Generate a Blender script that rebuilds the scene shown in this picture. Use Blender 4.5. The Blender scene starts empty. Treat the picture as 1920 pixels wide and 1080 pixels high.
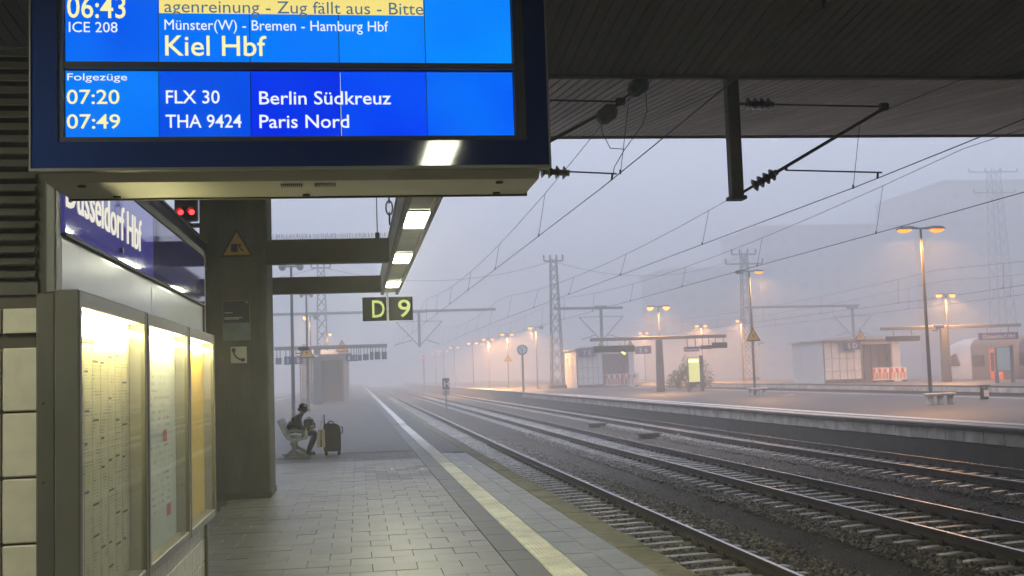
import bpy, math, random
import numpy as np
from mathutils import Vector, Matrix
random.seed(7); rng = np.random.default_rng(7)
S = bpy.context.scene
COL = S.collection

# ------------------------------------------------------------------ camera
YAW, PITCH, ROLL = 0.13610, 0.07893, -0.03300
CAM_Z = 1.66
fw = Vector((math.sin(YAW)*math.cos(PITCH), math.cos(YAW)*math.cos(PITCH), math.sin(PITCH)))
r0 = Vector((math.cos(YAW), -math.sin(YAW), 0)); u0 = r0.cross(fw)
rt = r0*math.cos(ROLL) + u0*math.sin(ROLL); up = -r0*math.sin(ROLL) + u0*math.cos(ROLL)
cam = bpy.data.cameras.new('camera'); cam.lens = 40.31; cam.sensor_width = 36
cam.clip_start = 0.05; cam.clip_end = 3000
co = bpy.data.objects.new('camera', cam); COL.objects.link(co)
co.matrix_world = Matrix(((rt.x, up.x, -fw.x, 0), (rt.y, up.y, -fw.y, 0), (rt.z, up.z, -fw.z, CAM_Z), (0, 0, 0, 1)))
S.camera = co

# ------------------------------------------------------------------ sky, sun, exposure
SUN_EL, SUN_AZ = math.radians(6), math.radians(70)
W = bpy.data.worlds.new('World'); S.world = W; W.use_nodes = True
nt = W.node_tree; nt.nodes.clear()
sky = nt.nodes.new('ShaderNodeTexSky'); sky.sky_type = 'NISHITA'; sky.sun_disc = False
sky.sun_elevation = SUN_EL; sky.sun_rotation = SUN_AZ; sky.dust_density = 2
mixc = nt.nodes.new('ShaderNodeMix'); mixc.data_type = 'RGBA'; mixc.inputs[0].default_value = 0.93
bg = nt.nodes.new('ShaderNodeBackground'); bg.inputs[1].default_value = 0.12
wo = nt.nodes.new('ShaderNodeOutputWorld')
nt.links.new(sky.outputs[0], mixc.inputs[6]); mixc.inputs[7].default_value = (9.2, 10.5, 13.5, 1)
nt.links.new(mixc.outputs[2], bg.inputs[0]); nt.links.new(bg.outputs[0], wo.inputs[0])
sl = bpy.data.lights.new('sun', 'SUN'); sl.energy = 0.4; sl.angle = math.radians(60); sl.color = (1, .96, .92)
so = bpy.data.objects.new('sun', sl); COL.objects.link(so)
so.rotation_euler = (math.radians(60), 0, math.radians(110))
S.view_settings.view_transform = 'Standard'; S.view_settings.look = 'None'
S.view_settings.exposure = 0.0; S.view_settings.gamma = 1.0
S.cycles.use_denoising = True
S.cycles.use_adaptive_sampling = True; S.cycles.adaptive_threshold = 0.02
S.cycles.max_bounces = 6; S.cycles.diffuse_bounces = 3; S.cycles.glossy_bounces = 3
S.cycles.volume_bounces = 1; S.cycles.transparent_max_bounces = 8
S.cycles.caustics_reflective = False; S.cycles.caustics_refractive = False
S.cycles.sample_clamp_indirect = 4.0

# ------------------------------------------------------------------ helpers
def tag(o, label=None, cat=None, group=None, kind=None):
    if label: o['label'] = label
    if cat: o['category'] = cat
    if group: o['group'] = group
    if kind: o['kind'] = kind
    return o
def thing(name, label, cat, loc=(0, 0, 0), rz=0, group=None):
    o = bpy.data.objects.new(name, None); COL.objects.link(o); o.empty_display_size = .2
    o.location = loc; o.rotation_euler = (0, 0, rz)
    return tag(o, label, cat, group)
def copy_tree(o, parent=None, loc=None):
    c = o.copy(); COL.objects.link(c)
    if parent: c.parent = parent
    if loc is not None: c.location = loc
    for ch in list(o.children): copy_tree(ch, c)
    return c
def gz(Y): return 0.0 if Y < 40 else 0.0035*(Y-40)

class B:
    """collects faces; build() links them as one mesh object"""
    def __init__(s): s.v = []; s.f = []; s.sm = []; s.mi = []
    def add(s, vs, fs, smooth=False, m=0):
        n = len(s.v); s.v += [tuple(v) for v in vs]
        for f in fs: s.f.append([i+n for i in f]); s.sm.append(smooth); s.mi.append(m)
        return s
    def box(s, x0, x1, y0, y1, z0, z1, m=0):
        return s.add([(x0,y0,z0),(x1,y0,z0),(x1,y1,z0),(x0,y1,z0),(x0,y0,z1),(x1,y0,z1),(x1,y1,z1),(x0,y1,z1)],
            [(0,3,2,1),(4,5,6,7),(0,1,5,4),(1,2,6,5),(2,3,7,6),(3,0,4,7)], False, m)
    def cbox(s, x0, x1, y0, y1, z0, z1, c=.01, m=0):
        X=(x0,x1); Y=(y0,y1); Z=(z0,z1); vs=[]; idx={}
        for i in (0,1):
            for j in (0,1):
                for k in (0,1):
                    for a in range(3):
                        p=[X[i],Y[j],Z[k]]
                        for b,(q,w) in enumerate(((i,c),(j,c),(k,c))):
                            if b!=a: p[b]+= w if q==0 else -w
                        idx[(i,j,k,a)]=len(vs); vs.append(p)
        fs=[]
        for a in range(3):
            b,c2=(a+1)%3,(a+2)%3
            for q in (0,1):
                f=[]
                for (u,w) in ((0,0),(1,0),(1,1),(0,1)):
                    t=[0,0,0]; t[a]=q; t[b]=u; t[c2]=w; f.append(idx[(t[0],t[1],t[2],a)])
                fs.append(f if q else f[::-1])
            for u in (0,1):
                for w in (0,1):
                    t=[0,0,0]; t[b]=u; t[c2]=w; t0=tuple(t); t[a]=1; t1=tuple(t)
                    f=[idx[t0+(b,)],idx[t1+(b,)],idx[t1+(c2,)],idx[t0+(c2,)]]
                    fs.append(f if (u==w) else f[::-1])
        for i in (0,1):
            for j in (0,1):
                for k in (0,1):
                    f=[idx[(i,j,k,a)] for a in range(3)]
                    fs.append(f if (i+j+k)%2 else f[::-1])
        return s.add(vs,fs,False,m)
    def tube(s, p, q, r, n=8, r2=None, caps=True, m=0):
        p=Vector(p); q=Vector(q); d=(q-p)
        if d.length<1e-6: return s
        d.normalize(); a=Vector((0,0,1)) if abs(d.z)<.9 else Vector((1,0,0))
        u=d.cross(a).normalized(); w=d.cross(u); r2=r if r2 is None else r2; vs=[]
        for c,rr in ((p,r),(q,r2)):
            for i in range(n):
                t=2*math.pi*i/n; vs.append(c+u*math.cos(t)*rr+w*math.sin(t)*rr)
        s.add(vs,[(i,i+n,(i+1)%n+n,(i+1)%n) for i in range(n)],n>4,m)
        if caps: s.add(vs,[tuple(range(n)),tuple(range(2*n-1,n-1,-1))],False,m)
        return s
    def path(s, pts, r, n=6, m=0):
        for a,b in zip(pts[:-1],pts[1:]): s.tube(a,b,r,n,caps=True,m=m)
        return s
    def prism(s, poly, fn, a, b, m=0, smooth=False):
        """poly of (u,v) extruded from a to b; fn(u,v,t)->xyz"""
        n=len(poly); vs=[fn(u,v,a) for u,v in poly]+[fn(u,v,b) for u,v in poly]
        s.add(vs,[(i,(i+1)%n,(i+1)%n+n,i+n) for i in range(n)],smooth,m)
        return s.add(vs,[tuple(range(n-1,-1,-1)),tuple(range(n,2*n))],False,m)
    def lathe(s, prof, c=(0,0,0), n=16, axis='z', m=0):
        vs=[]
        for (r,h) in prof:
            for i in range(n):
                t=2*math.pi*i/n; a,b=r*math.cos(t),r*math.sin(t)
                p={'z':(a,b,h),'y':(a,h,b),'x':(h,a,b)}[axis]; vs.append((p[0]+c[0],p[1]+c[1],p[2]+c[2]))
        fs=[(j*n+i,j*n+(i+1)%n,(j+1)*n+(i+1)%n,(j+1)*n+i) for j in range(len(prof)-1) for i in range(n)]
        s.add(vs,fs,True,m)
        k=len(prof)-1
        return s.add(vs,[tuple(range(n-1,-1,-1)),tuple(range(k*n,k*n+n))],False,m)
    def mesh(s, name, mats):
        me=bpy.data.meshes.new(name); me.from_pydata(s.v,[],s.f)
        me.polygons.foreach_set('use_smooth',s.sm); me.polygons.foreach_set('material_index',s.mi)
        for m in (mats if isinstance(mats,(list,tuple)) else [mats]): me.materials.append(m)
        me.update(); return me
    def build(s, name, mats, parent=None, loc=(0,0,0), rot=(0,0,0)):
        return inst(name, s.mesh(name,mats), parent, loc, rot)
def inst(name, me, parent=None, loc=(0,0,0), rot=(0,0,0)):
    o=bpy.data.objects.new(name,me); COL.objects.link(o); o.parent=parent; o.location=loc; o.rotation_euler=rot
    return o
def text(name, s, h, parent, loc, rot, mat, width=None, ext=.002, bold=0.0, align='LEFT', words=True):
    """lettering as a thin mesh; h = capital height"""
    cu=bpy.data.curves.new(name,'FONT'); cu.body=s; cu.size=h/0.70; cu.extrude=ext; cu.offset=bold; cu.align_x=align; cu.resolution_u=3
    t=bpy.data.objects.new(name,cu); COL.objects.link(t)
    bpy.context.view_layer.update()
    me=bpy.data.meshes.new_from_object(t); bpy.data.objects.remove(t); bpy.data.curves.remove(cu)
    if width:
        xs=[v.co.x for v in me.vertices]; w=max(xs)-min(xs)
        for v in me.vertices: v.co.x*=width/w
    me.materials.clear(); me.materials.append(mat); me.name=name
    nv=len(me.vertices); par=list(range(nv))
    def root(i):
        while par[i]!=i: par[i]=par[par[i]]; i=par[i]
        return i
    for ed in me.edges: par[root(ed.vertices[0])]=root(ed.vertices[1])
    box={}
    for v in me.vertices:
        k=root(v.index); q=box.setdefault(k,[v.co.x,v.co.x]); q[0]=min(q[0],v.co.x); q[1]=max(q[1],v.co.x)
    order=sorted(box,key=lambda k:box[k][0]); word={}; w_=0; right=None
    for k in order:
        if right is not None and box[k][0]-right>.22*h: w_+=1
        right=box[k][1] if right is None else max(right,box[k][1]); word[k]=w_
    if w_==0 or not words: return inst(name,me,parent,loc,rot)
    for j in range(w_+1):
        keep=[i for i in range(nv) if word[root(i)]==j]; mp={i:n for n,i in enumerate(keep)}
        m2=bpy.data.meshes.new(name); m2.from_pydata([me.vertices[i].co[:] for i in keep],[],[[mp[i] for i in p.vertices] for p in me.polygons if p.vertices[0] in mp]); m2.materials.append(mat)
        o=inst(name,m2,parent,loc,rot)
    return o
FRONT=(math.pi/2,0,0)              # lettering that faces -Y
SIDE=(math.pi/2,0,math.pi/2)       # lettering that faces +X

# ------------------------------------------------------------------ materials
def mat(name, col, rough=.7, metal=0., var=.15, scale=3., bump=0., bscale=40., spec=.5, piece=0., col2=None, c2amt=.5, c2scale=1.2, stretch=None, coat=0.):
    m=bpy.data.materials.new(name); m.use_nodes=True; t=m.node_tree; n=t.nodes; L=t.links.new
    p=n['Principled BSDF']; p.inputs['Roughness'].default_value=rough; p.inputs['Metallic'].default_value=metal
    p.inputs['Specular IOR Level'].default_value=spec; p.inputs['Coat Weight'].default_value=coat
    geo=n.new('ShaderNodeNewGeometry'); pos=geo.outputs['Position']
    if stretch:
        mp=n.new('ShaderNodeMapping'); mp.inputs['Scale'].default_value=stretch; L(pos,mp.inputs[0]); pos=mp.outputs[0]
    nz=n.new('ShaderNodeTexNoise'); nz.inputs['Scale'].default_value=scale; nz.inputs['Detail'].default_value=7; nz.inputs['Roughness'].default_value=.62; L(pos,nz.inputs['Vector'])
    rp=n.new('ShaderNodeMapRange'); rp.inputs[1].default_value=.25; rp.inputs[2].default_value=.75; rp.inputs[3].default_value=1-var*1.4; rp.inputs[4].default_value=1+var; L(nz.outputs[0],rp.inputs[0])
    base=n.new('ShaderNodeMix'); base.data_type='RGBA'; base.inputs[0].default_value=0; base.inputs[6].default_value=(*col,1); base.inputs[7].default_value=(*(col2 or col),1)
    if col2:
        n2=n.new('ShaderNodeTexNoise'); n2.inputs['Scale'].default_value=c2scale; n2.inputs['Detail'].default_value=5; L(pos,n2.inputs['Vector'])
        r2=n.new('ShaderNodeMapRange'); r2.inputs[1].default_value=.42; r2.inputs[2].default_value=.66; r2.inputs[4].default_value=c2amt; L(n2.outputs[0],r2.inputs[0]); L(r2.outputs[0],base.inputs[0])
    val=rp.outputs[0]
    if piece:
        oi=n.new('ShaderNodeObjectInfo'); pr=n.new('ShaderNodeMapRange'); pr.inputs[3].default_value=1-piece; pr.inputs[4].default_value=1+piece; L(oi.outputs['Random'],pr.inputs[0])
        mu=n.new('ShaderNodeMath'); mu.operation='MULTIPLY'; L(val,mu.inputs[0]); L(pr.outputs[0],mu.inputs[1]); val=mu.outputs[0]
    vm=n.new('ShaderNodeVectorMath'); vm.operation='SCALE'; L(base.outputs[2],vm.inputs[0]); L(val,vm.inputs['Scale']); L(vm.outputs[0],p.inputs['Base Color'])
    rr=n.new('ShaderNodeMapRange'); rr.inputs[3].default_value=max(.02,rough*.82); rr.inputs[4].default_value=min(1,rough*1.15); L(nz.outputs[0],rr.inputs[0]); L(rr.outputs[0],p.inputs['Roughness'])
    if bump:
        bn=n.new('ShaderNodeTexNoise'); bn.inputs['Scale'].default_value=bscale; bn.inputs['Detail'].default_value=4; L(pos,bn.inputs['Vector'])
        bp=n.new('ShaderNodeBump'); bp.inputs['Strength'].default_value=bump; bp.inputs['Distance'].default_value=.02; L(bn.outputs[0],bp.inputs['Height']); L(bp.outputs[0],p.inputs['Normal'])
    return m
def emit(name, col, st=1.0):
    m=bpy.data.materials.new(name); m.use_nodes=True; t=m.node_tree; t.nodes.clear()
    e=t.nodes.new('ShaderNodeEmission'); e.inputs[0].default_value=(*col,1); e.inputs[1].default_value=st
    o=t.nodes.new('ShaderNodeOutputMaterial'); t.links.new(e.outputs[0],o.inputs[0]); return m
def pane(name, tint=(.95,.97,.96)):
    m=bpy.data.materials.new(name); m.use_nodes=True; t=m.node_tree; t.nodes.clear(); N=t.nodes.new
    tr=N('ShaderNodeBsdfTransparent'); tr.inputs[0].default_value=(*tint,1); g=N('ShaderNodeBsdfGlossy'); g.inputs['Roughness'].default_value=.03
    lw=N('ShaderNodeLayerWeight'); lw.inputs[0].default_value=.5; pw=N('ShaderNodeMath'); pw.operation='POWER'; pw.inputs[1].default_value=5.
    mr=N('ShaderNodeMapRange'); mr.inputs[3].default_value=.035; mr.inputs[4].default_value=.30
    mx=N('ShaderNodeMixShader'); o=N('ShaderNodeOutputMaterial'); k=t.links.new
    k(lw.outputs['Facing'],pw.inputs[0]); k(pw.outputs[0],mr.inputs[0]); k(mr.outputs[0],mx.inputs[0]); k(tr.outputs[0],mx.inputs[1]); k(g.outputs[0],mx.inputs[2]); k(mx.outputs[0],o.inputs[0]); return m
def print_mat(name, paper, ink, rows, cols, cell=(.02,.3), amount=.55):
    """a printed sheet: columns of fine text lines, flat print on paper (x along Y, y along Z)"""
    m=bpy.data.materials.new(name); m.use_nodes=True; t=m.node_tree; n=t.nodes; L=t.links.new; p=n['Principled BSDF']; p.inputs['Roughness'].default_value=.55
    tc=n.new('ShaderNodeTexCoord'); sx=n.new('ShaderNodeSeparateXYZ'); L(tc.outputs['Object'],sx.inputs[0])
    cb=n.new('ShaderNodeCombineXYZ'); L(sx.outputs['Y'],cb.inputs[0]); L(sx.outputs['Z'],cb.inputs[1])
    br=n.new('ShaderNodeTexBrick'); br.inputs['Scale'].default_value=1; br.inputs['Brick Width'].default_value=cell[1]; br.inputs['Row Height'].default_value=cell[0]; br.inputs['Mortar Size'].default_value=cell[0]*.32
    br.inputs['Color1'].default_value=(1,1,1,1); br.inputs['Color2'].default_value=(.2,.2,.2,1); br.inputs['Mortar'].default_value=(0,0,0,1); br.offset=0.; L(cb.outputs[0],br.inputs['Vector'])
    nz=n.new('ShaderNodeTexNoise'); nz.inputs['Scale'].default_value=9; nz.inputs['Detail'].default_value=6; L(cb.outputs[0],nz.inputs['Vector'])
    mr=n.new('ShaderNodeMapRange'); mr.inputs[1].default_value=.45; mr.inputs[2].default_value=.6; L(nz.outputs[0],mr.inputs[0])
    mu=n.new('ShaderNodeMath'); mu.operation='MULTIPLY'; L(br.outputs['Color'],mu.inputs[0]); L(mr.outputs[0],mu.inputs[1])
    m2=n.new('ShaderNodeMath'); m2.operation='MULTIPLY'; m2.inputs[1].default_value=amount; L(mu.outputs[0],m2.inputs[0])
    mx=n.new('ShaderNodeMix'); mx.data_type='RGBA'; mx.inputs[6].default_value=(*paper,1); mx.inputs[7].default_value=(*ink,1); L(m2.outputs[0],mx.inputs[0]); L(mx.outputs[2],p.inputs['Base Color']); return m

M={}
M['concrete']=mat('concrete',(.09,.09,.08),.85,var=.35,scale=5,bump=.3,stretch=(1,1,.25),bscale=25,col2=(.11,.105,.085),c2amt=.6,c2scale=.9)
M['conc_light']=mat('pale_concrete',(.78,.72,.62),.85,var=.25,scale=4,bump=.3,bscale=30,col2=(.2,.18,.15),c2amt=.55,c2scale=2,piece=.12)
M['conc_dark']=mat('stained_concrete',(.10,.092,.08),.9,var=.3,scale=3,bump=.3,bscale=18,col2=(.06,.055,.05),c2amt=.7,c2scale=1.4)
M['soffit2']=mat('pale_soffit_board',(.80,.73,.66),.75,var=.2,scale=1.2,piece=.08,stretch=(1,.12,1))  # outer wing: same boards, outdoor light put into the colour
M['soffit']=mat('soffit_board',(.115,.11,.095),.75,var=.2,scale=1.2,piece=.14,stretch=(1,.12,1),col2=(.06,.055,.045),c2amt=.6,c2scale=.8)  # inner wing: shade put into the board colour, plus darker stains
M['roof']=mat('roof_deck',(.035,.035,.032),.9,var=.1)
M['girder']=mat('girder_paint',(.26,.255,.23),.55,var=.16,scale=2.5,bump=.05,col2=(.17,.165,.15),c2amt=.5)
M['girder_dark']=mat('beam_paint',(.038,.038,.036),.6,var=.2,scale=2)
M['paver']=mat('paver',(.225,.22,.20),.38,var=.22,scale=6,bump=.15,bscale=60,piece=.12,col2=(.13,.12,.105),c2amt=.65,c2scale=.9)
M['paver_far']=mat('paver_joined',(.20,.19,.185),.6,var=.25,scale=4,bump=.15,bscale=60,col2=(.14,.135,.13),c2amt=.6,c2scale=.35)
M['paver_dark']=mat('dark_paver',(.12,.12,.115),.45,var=.2,scale=5,bump=.12,bscale=60,piece=.12)
M['paver_edge']=mat('blue_grey_paver',(.28,.285,.29),.38,var=.2,scale=5,bump=.12,bscale=60,piece=.13,col2=(.19,.19,.19),c2amt=.5)
M['tactile']=mat('tactile_slab',(.84,.82,.74),.6,var=.16,scale=6,bump=.08,piece=.06,col2=(.45,.43,.36),c2amt=.5,c2scale=2)
M['coping']=mat('mossy_coping',(.25,.235,.175),.8,var=.25,scale=6,bump=.25,bscale=70,piece=.08,col2=(.15,.14,.09),c2amt=.6)
M['joint']=mat('joint_sand',(.09,.085,.075),.95,var=.2,scale=20)
M['asphalt']=mat('asphalt',(.10,.083,.074),.55,var=.22,scale=2,bump=.2,bscale=90,col2=(.075,.07,.07),c2amt=.7,c2scale=.3)
M['paint_white']=mat('worn_white_paint',(.82,.81,.77),.6,var=.2,scale=9,col2=(.4,.39,.36),c2amt=.5,c2scale=4)
M['ballast']=mat('ballast_bed',(.115,.10,.088),.95,var=.35,scale=22,bump=.9,bscale=55,col2=(.07,.058,.048),c2amt=.7,c2scale=.8)
M['stone']=mat('ballast_stone',(.28,.25,.215),.42,var=.35,scale=11,col2=(.12,.085,.065),c2amt=.7,c2scale=2.5)
def island_tint(m,lo,hi):
    t=m.node_tree; N=t.nodes.new; p=t.nodes['Principled BSDF']; src=p.inputs['Base Color'].links[0].from_socket
    g=N('ShaderNodeNewGeometry'); r=N('ShaderNodeMapRange'); r.inputs[3].default_value=lo; r.inputs[4].default_value=hi; v=N('ShaderNodeVectorMath'); v.operation='SCALE'
    t.links.new(g.outputs['Random Per Island'],r.inputs[0]); t.links.new(src,v.inputs[0]); t.links.new(r.outputs[0],v.inputs['Scale']); t.links.new(v.outputs[0],p.inputs['Base Color'])
island_tint(M['stone'],.3,2.0)
def spots(m,scale,r,dark,chance=.35):
    '''trodden gum and drip spots: small dark blots in random cells'''
    t=m.node_tree; N=t.nodes.new; k=t.links.new; p=t.nodes['Principled BSDF']; src=p.inputs['Base Color'].links[0].from_socket
    g=N('ShaderNodeNewGeometry'); v=N('ShaderNodeTexVoronoi'); v.inputs['Scale'].default_value=scale; k(g.outputs['Position'],v.inputs['Vector'])
    a=N('ShaderNodeMapRange'); a.inputs[1].default_value=r; a.inputs[2].default_value=r*1.5; a.inputs[3].default_value=1; a.inputs[4].default_value=0; k(v.outputs['Distance'],a.inputs[0])
    sp_=N('ShaderNodeSeparateColor'); k(v.outputs['Color'],sp_.inputs[0]); c=N('ShaderNodeMath'); c.operation='LESS_THAN'; c.inputs[1].default_value=chance; k(sp_.outputs[0],c.inputs[0])
    mu=N('ShaderNodeMath'); mu.operation='MULTIPLY'; k(a.outputs[0],mu.inputs[0]); k(c.outputs[0],mu.inputs[1])
    f=N('ShaderNodeMapRange'); f.inputs[3].default_value=1; f.inputs[4].default_value=dark; k(mu.outputs[0],f.inputs[0])
    s2=N('ShaderNodeVectorMath'); s2.operation='SCALE'; k(src,s2.inputs[0]); k(f.outputs[0],s2.inputs['Scale']); k(s2.outputs[0],p.inputs['Base Color'])
M['sleeper']=mat('sleeper_concrete',(.76,.73,.68),.34,var=.22,scale=6,bump=.2,bscale=50,piece=.16,col2=(.24,.21,.18),c2amt=.6,c2scale=3)
M['rust']=mat('rail_rust',(.075,.05,.038),.75,var=.25,scale=6,bump=.1)
M['railtop']=mat('rail_steel',(.55,.54,.53),.26,metal=1,var=.12,scale=1.5)
M['ground']=mat('ground',(.07,.065,.06),.95,var=.3,scale=.6)
M['black']=mat('black_paint',(.012,.012,.012),.5,var=.1)
M['iron']=mat('dark_iron',(.04,.038,.035),.55,var=.2,scale=8)
M['galv']=mat('galvanised_steel',(.36,.36,.36),.45,metal=.6,var=.15,scale=4)
M['mast']=mat('mast_paint',(.20,.195,.185),.55,var=.15,scale=3)
M['lattice']=mat('mast_steel',(.16,.16,.165),.6,var=.15,scale=3)
M['alu']=mat('aluminium_frame',(.19,.185,.155),.4,metal=.25,var=.08,scale=3)
M['alu_dark']=mat('grey_profile',(.22,.22,.2),.45,metal=.3,var=.1)
M['navy']=mat('navy_acrylic',(.012,.034,.16),.05,var=.05,spec=.5)
M['housing']=mat('housing_sheet',(.50,.48,.42),.42,var=.07,scale=1.5)
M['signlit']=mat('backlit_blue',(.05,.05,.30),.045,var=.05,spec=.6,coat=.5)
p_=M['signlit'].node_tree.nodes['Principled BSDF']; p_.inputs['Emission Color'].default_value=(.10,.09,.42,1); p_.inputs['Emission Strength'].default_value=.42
M['signblue']=mat('sign_blue_enamel',(.035,.04,.26),.045,var=.05,spec=.6,coat=.5)
M['panelwhite']=mat('grey_white_panel',(.50,.52,.52),.22,var=.06,scale=1,coat=.3)
M['louvre']=mat('louvre_metal',(.085,.08,.065),.5,var=.15,scale=4)
M['tile']=mat('cream_tile',(.72,.68,.55),.22,var=.1,scale=7,piece=.05,bump=.05,coat=.3)
M['grout']=mat('grout',(.10,.09,.07),.9,var=.2)
M['post']=mat('kiosk_post',(.14,.135,.11),.45,var=.12,scale=3,metal=.2)
M['insul']=mat('brown_insulator',(.035,.025,.022),.25,var=.1)
M['wire']=mat('wire',(.03,.03,.03),.5,metal=.4,var=.1)
M['green_wrap']=mat('green_cover',(.035,.06,.05),.6,var=.15)
M['yellow']=mat('warning_yellow',(.72,.36,.02),.45,var=.08)
M['white']=mat('white_enamel',(.74,.74,.72),.4,var=.05)
M['red']=mat('red_enamel',(.55,.05,.03),.45,var=.08)
M['orange']=mat('orange_door',(.9,.20,.03),.4,var=.06)
M['greywall']=mat('grey_render',(.82,.80,.78),.8,var=.12,scale=1.2,bump=.1)
M['greypanel']=mat('grey_panel',(.34,.34,.34),.5,var=.08)
M['dkglass']=mat('dark_glass',(.02,.022,.025),.08,var=.02,spec=.6)
M['shutter']=mat('shutter',(.17,.16,.155),.6,var=.12)
M['leaf']=mat('leaf',(.05,.085,.035),.6,var=.3,scale=2)
M['bark']=mat('bark',(.07,.05,.035),.9,var=.2,scale=8)
M['facade']=mat('facade',(.72,.64,.52),.8,var=.1,scale=.2)
M['facade2']=mat('facade_grey',(.66,.64,.60),.8,var=.1,scale=.2)
M['glass']=pane('display_glass')
M['lamp_on']=emit('sodium_lens',(1.,.23,.03),3.6)
M['lamp_far']=emit('sodium_lens_far',(1.,.30,.05),6.)
M['lens_off']=mat('lens_off',(.3,.3,.28),.2)
M['fluor']=emit('fluorescent_panel',(1.,1.,.74),64.)
M['tubewarm']=emit('case_tube',(1.,.88,.42),135.)
M['led_red']=emit('signal_red',(1.,.02,.02),9.)
M['led_red_far']=emit('far_signal_red',(1.,.08,.08),2.5)
M['letter_lit']=emit('sign_letter',(1.,.95,.8),.85)
M['letter_yg']=emit('sign_letter_yellow',(.62,.72,.2),.95)
M['letter_white']=mat('letter_white',(.8,.8,.8),.5,var=.02)
M['skin']=mat('skin',(.42,.24,.17),.55,var=.08)
M['jacket']=mat('black_jacket',(.018,.019,.022),.8,var=.2,scale=9,bump=.2)
M['jeans']=mat('dark_jeans',(.035,.04,.05),.85,var=.2,scale=14)
M['shoe']=mat('shoe',(.025,.024,.024),.6,var=.1)
M['capcloth']=mat('cap_cloth',(.012,.011,.013),.8,var=.1)
M['greycloth']=mat('grey_cloth',(.12,.125,.135),.8,var=.15)
M['cream']=mat('cream_cloth',(.75,.70,.54),.8,var=.12)
M['suitcase']=mat('suitcase_cloth',(.014,.014,.016),.7,var=.2,scale=10,bump=.2)
M['bench']=mat('bench_steel',(.42,.43,.38),.4,metal=.3,var=.1)
M['plastic']=mat('white_plastic',(.6,.62,.6),.3,var=.08)
M['bottle']=mat('bottle_cream',(.62,.58,.45),.3,var=.05)
M['trainwhite']=mat('train_white',(.74,.73,.72),.3,var=.04,coat=.3)
M['traindark']=mat('train_grey',(.12,.10,.09),.35,var=.05,coat=.3)

# ================================================================== THE SETTING
g=B().add([(-500,-200,-1.25),(700,-200,-1.25),(700,900,-1.25),(-500,900,-1.25)],[(0,1,2,3)])
tag(g.build('ground',M['ground']),kind='structure')

def slab(name,x0,x1,y0,y1,z1,z0,mats):
    """platform body with the gentle rise of the line beyond 40 m"""
    b=B(); ys=[y0,40,y1]
    for a,c in zip(ys[:-1],ys[1:]):
        za,zc=gz(a)+z1,gz(c)+z1
        b.add([(x0,a,za),(x1,a,za),(x1,c,zc),(x0,c,zc),(x0,a,z0),(x1,a,z0),(x1,c,z0),(x0,c,z0)],[(0,1,2,3),(1,5,6,2),(0,3,7,4)])
    b.add([(x0,y0,z0),(x1,y0,z0),(x1,y0,z1),(x0,y0,z1)],[(0,1,2,3)])
    return tag(b.build(name,mats),kind='structure')

# ---- our platform
for k_ in ('paver','paver_edge','paver_dark'): spots(M[k_],3.2,.09,.5)
spots(M['tactile'],2.6,.10,.6); spots(M['coping'],4,.12,.55); spots(M['asphalt'],1.3,.07,.6)
plat=slab('platform',-9.6,2.62,-12,420,-.05,-1.25,M['joint'])
EDGE=2.76
def strip(name,x0,x1,y0,y1,m,parent,dz=0):
    b=B(); ys=[y0]+([40] if y0<40<y1 else [])+[y1]
    for a,c in zip(ys[:-1],ys[1:]):
        b.add([(x0,a,gz(a)+dz),(x1,a,gz(a)+dz),(x1,c,gz(c)+dz),(x0,c,gz(c)+dz)],[(0,1,2,3)])
    return b.build(name,m,parent)
strip('far_paving',-9.4,1.30,28.2,420,M['asphalt'],plat)
strip('back_paving',-9.4,-1.90,-12,28.19,M['asphalt'],plat,-.006)
strip('far_dark_band',1.306,1.594,46.1,420,M['paver_dark'],plat)
strip('far_tactile_strip',1.60,1.88,46,420,M['tactile'],plat)
strip('far_edge_paving',1.886,2.44,27,420,M['asphalt'],plat)
strip('far_coping',2.446,EDGE,46,420,M['coping'],plat)
strip('left_safety_line',-8.35,-8.1,-12,420,M['paint_white'],plat,.004)
def paver_mesh(name,w,d,m,c=.002): return B().cbox(-w/2,w/2,-d/2,d/2,-.06,0,c).mesh(name,m)
pv=paver_mesh('paver',.395,.397,M['paver']); pd=paver_mesh('paver_dark',.393,.393,M['paver_dark'])
cnt=0; rest=B(); far=B()
for r in range(84):
    y=-5.4+.4*r
    x=-1.9-(.2 if r%2 else .0); 
    while x<1.30-.01:
        xa=max(x,-1.94); xb=min(x+.4,1.302)
        full=(xb-xa)>.39; cx=(xa+xb)/2
        dark=(19.9<y<23.3 and random.random()<.62 and .05<cx<1.25)
        if 8.6<y<25.4 and cx>-1.45 and cnt<295:
            me=pd if dark else pv
            o=inst('paver',me,plat,(cx,y,random.uniform(-.0025,.0015)),(random.uniform(-.004,.004),random.uniform(-.004,.004),random.uniform(-.004,.004)))
            if not full: o.scale.x=(xb-xa-.007)/.393
            cnt+=1
        else:
            (far if y>25 else rest).cbox(xa+.003,xb-.003,y-.1965,y+.1965,-.06,random.uniform(-.003,.001),.002)
        x+=.4
tag(rest.build('paver_field',M['paver'],plat),kind='stuff'); tag(far.build('paver_field_far',M['paver_far'],plat),kind='stuff')
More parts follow.
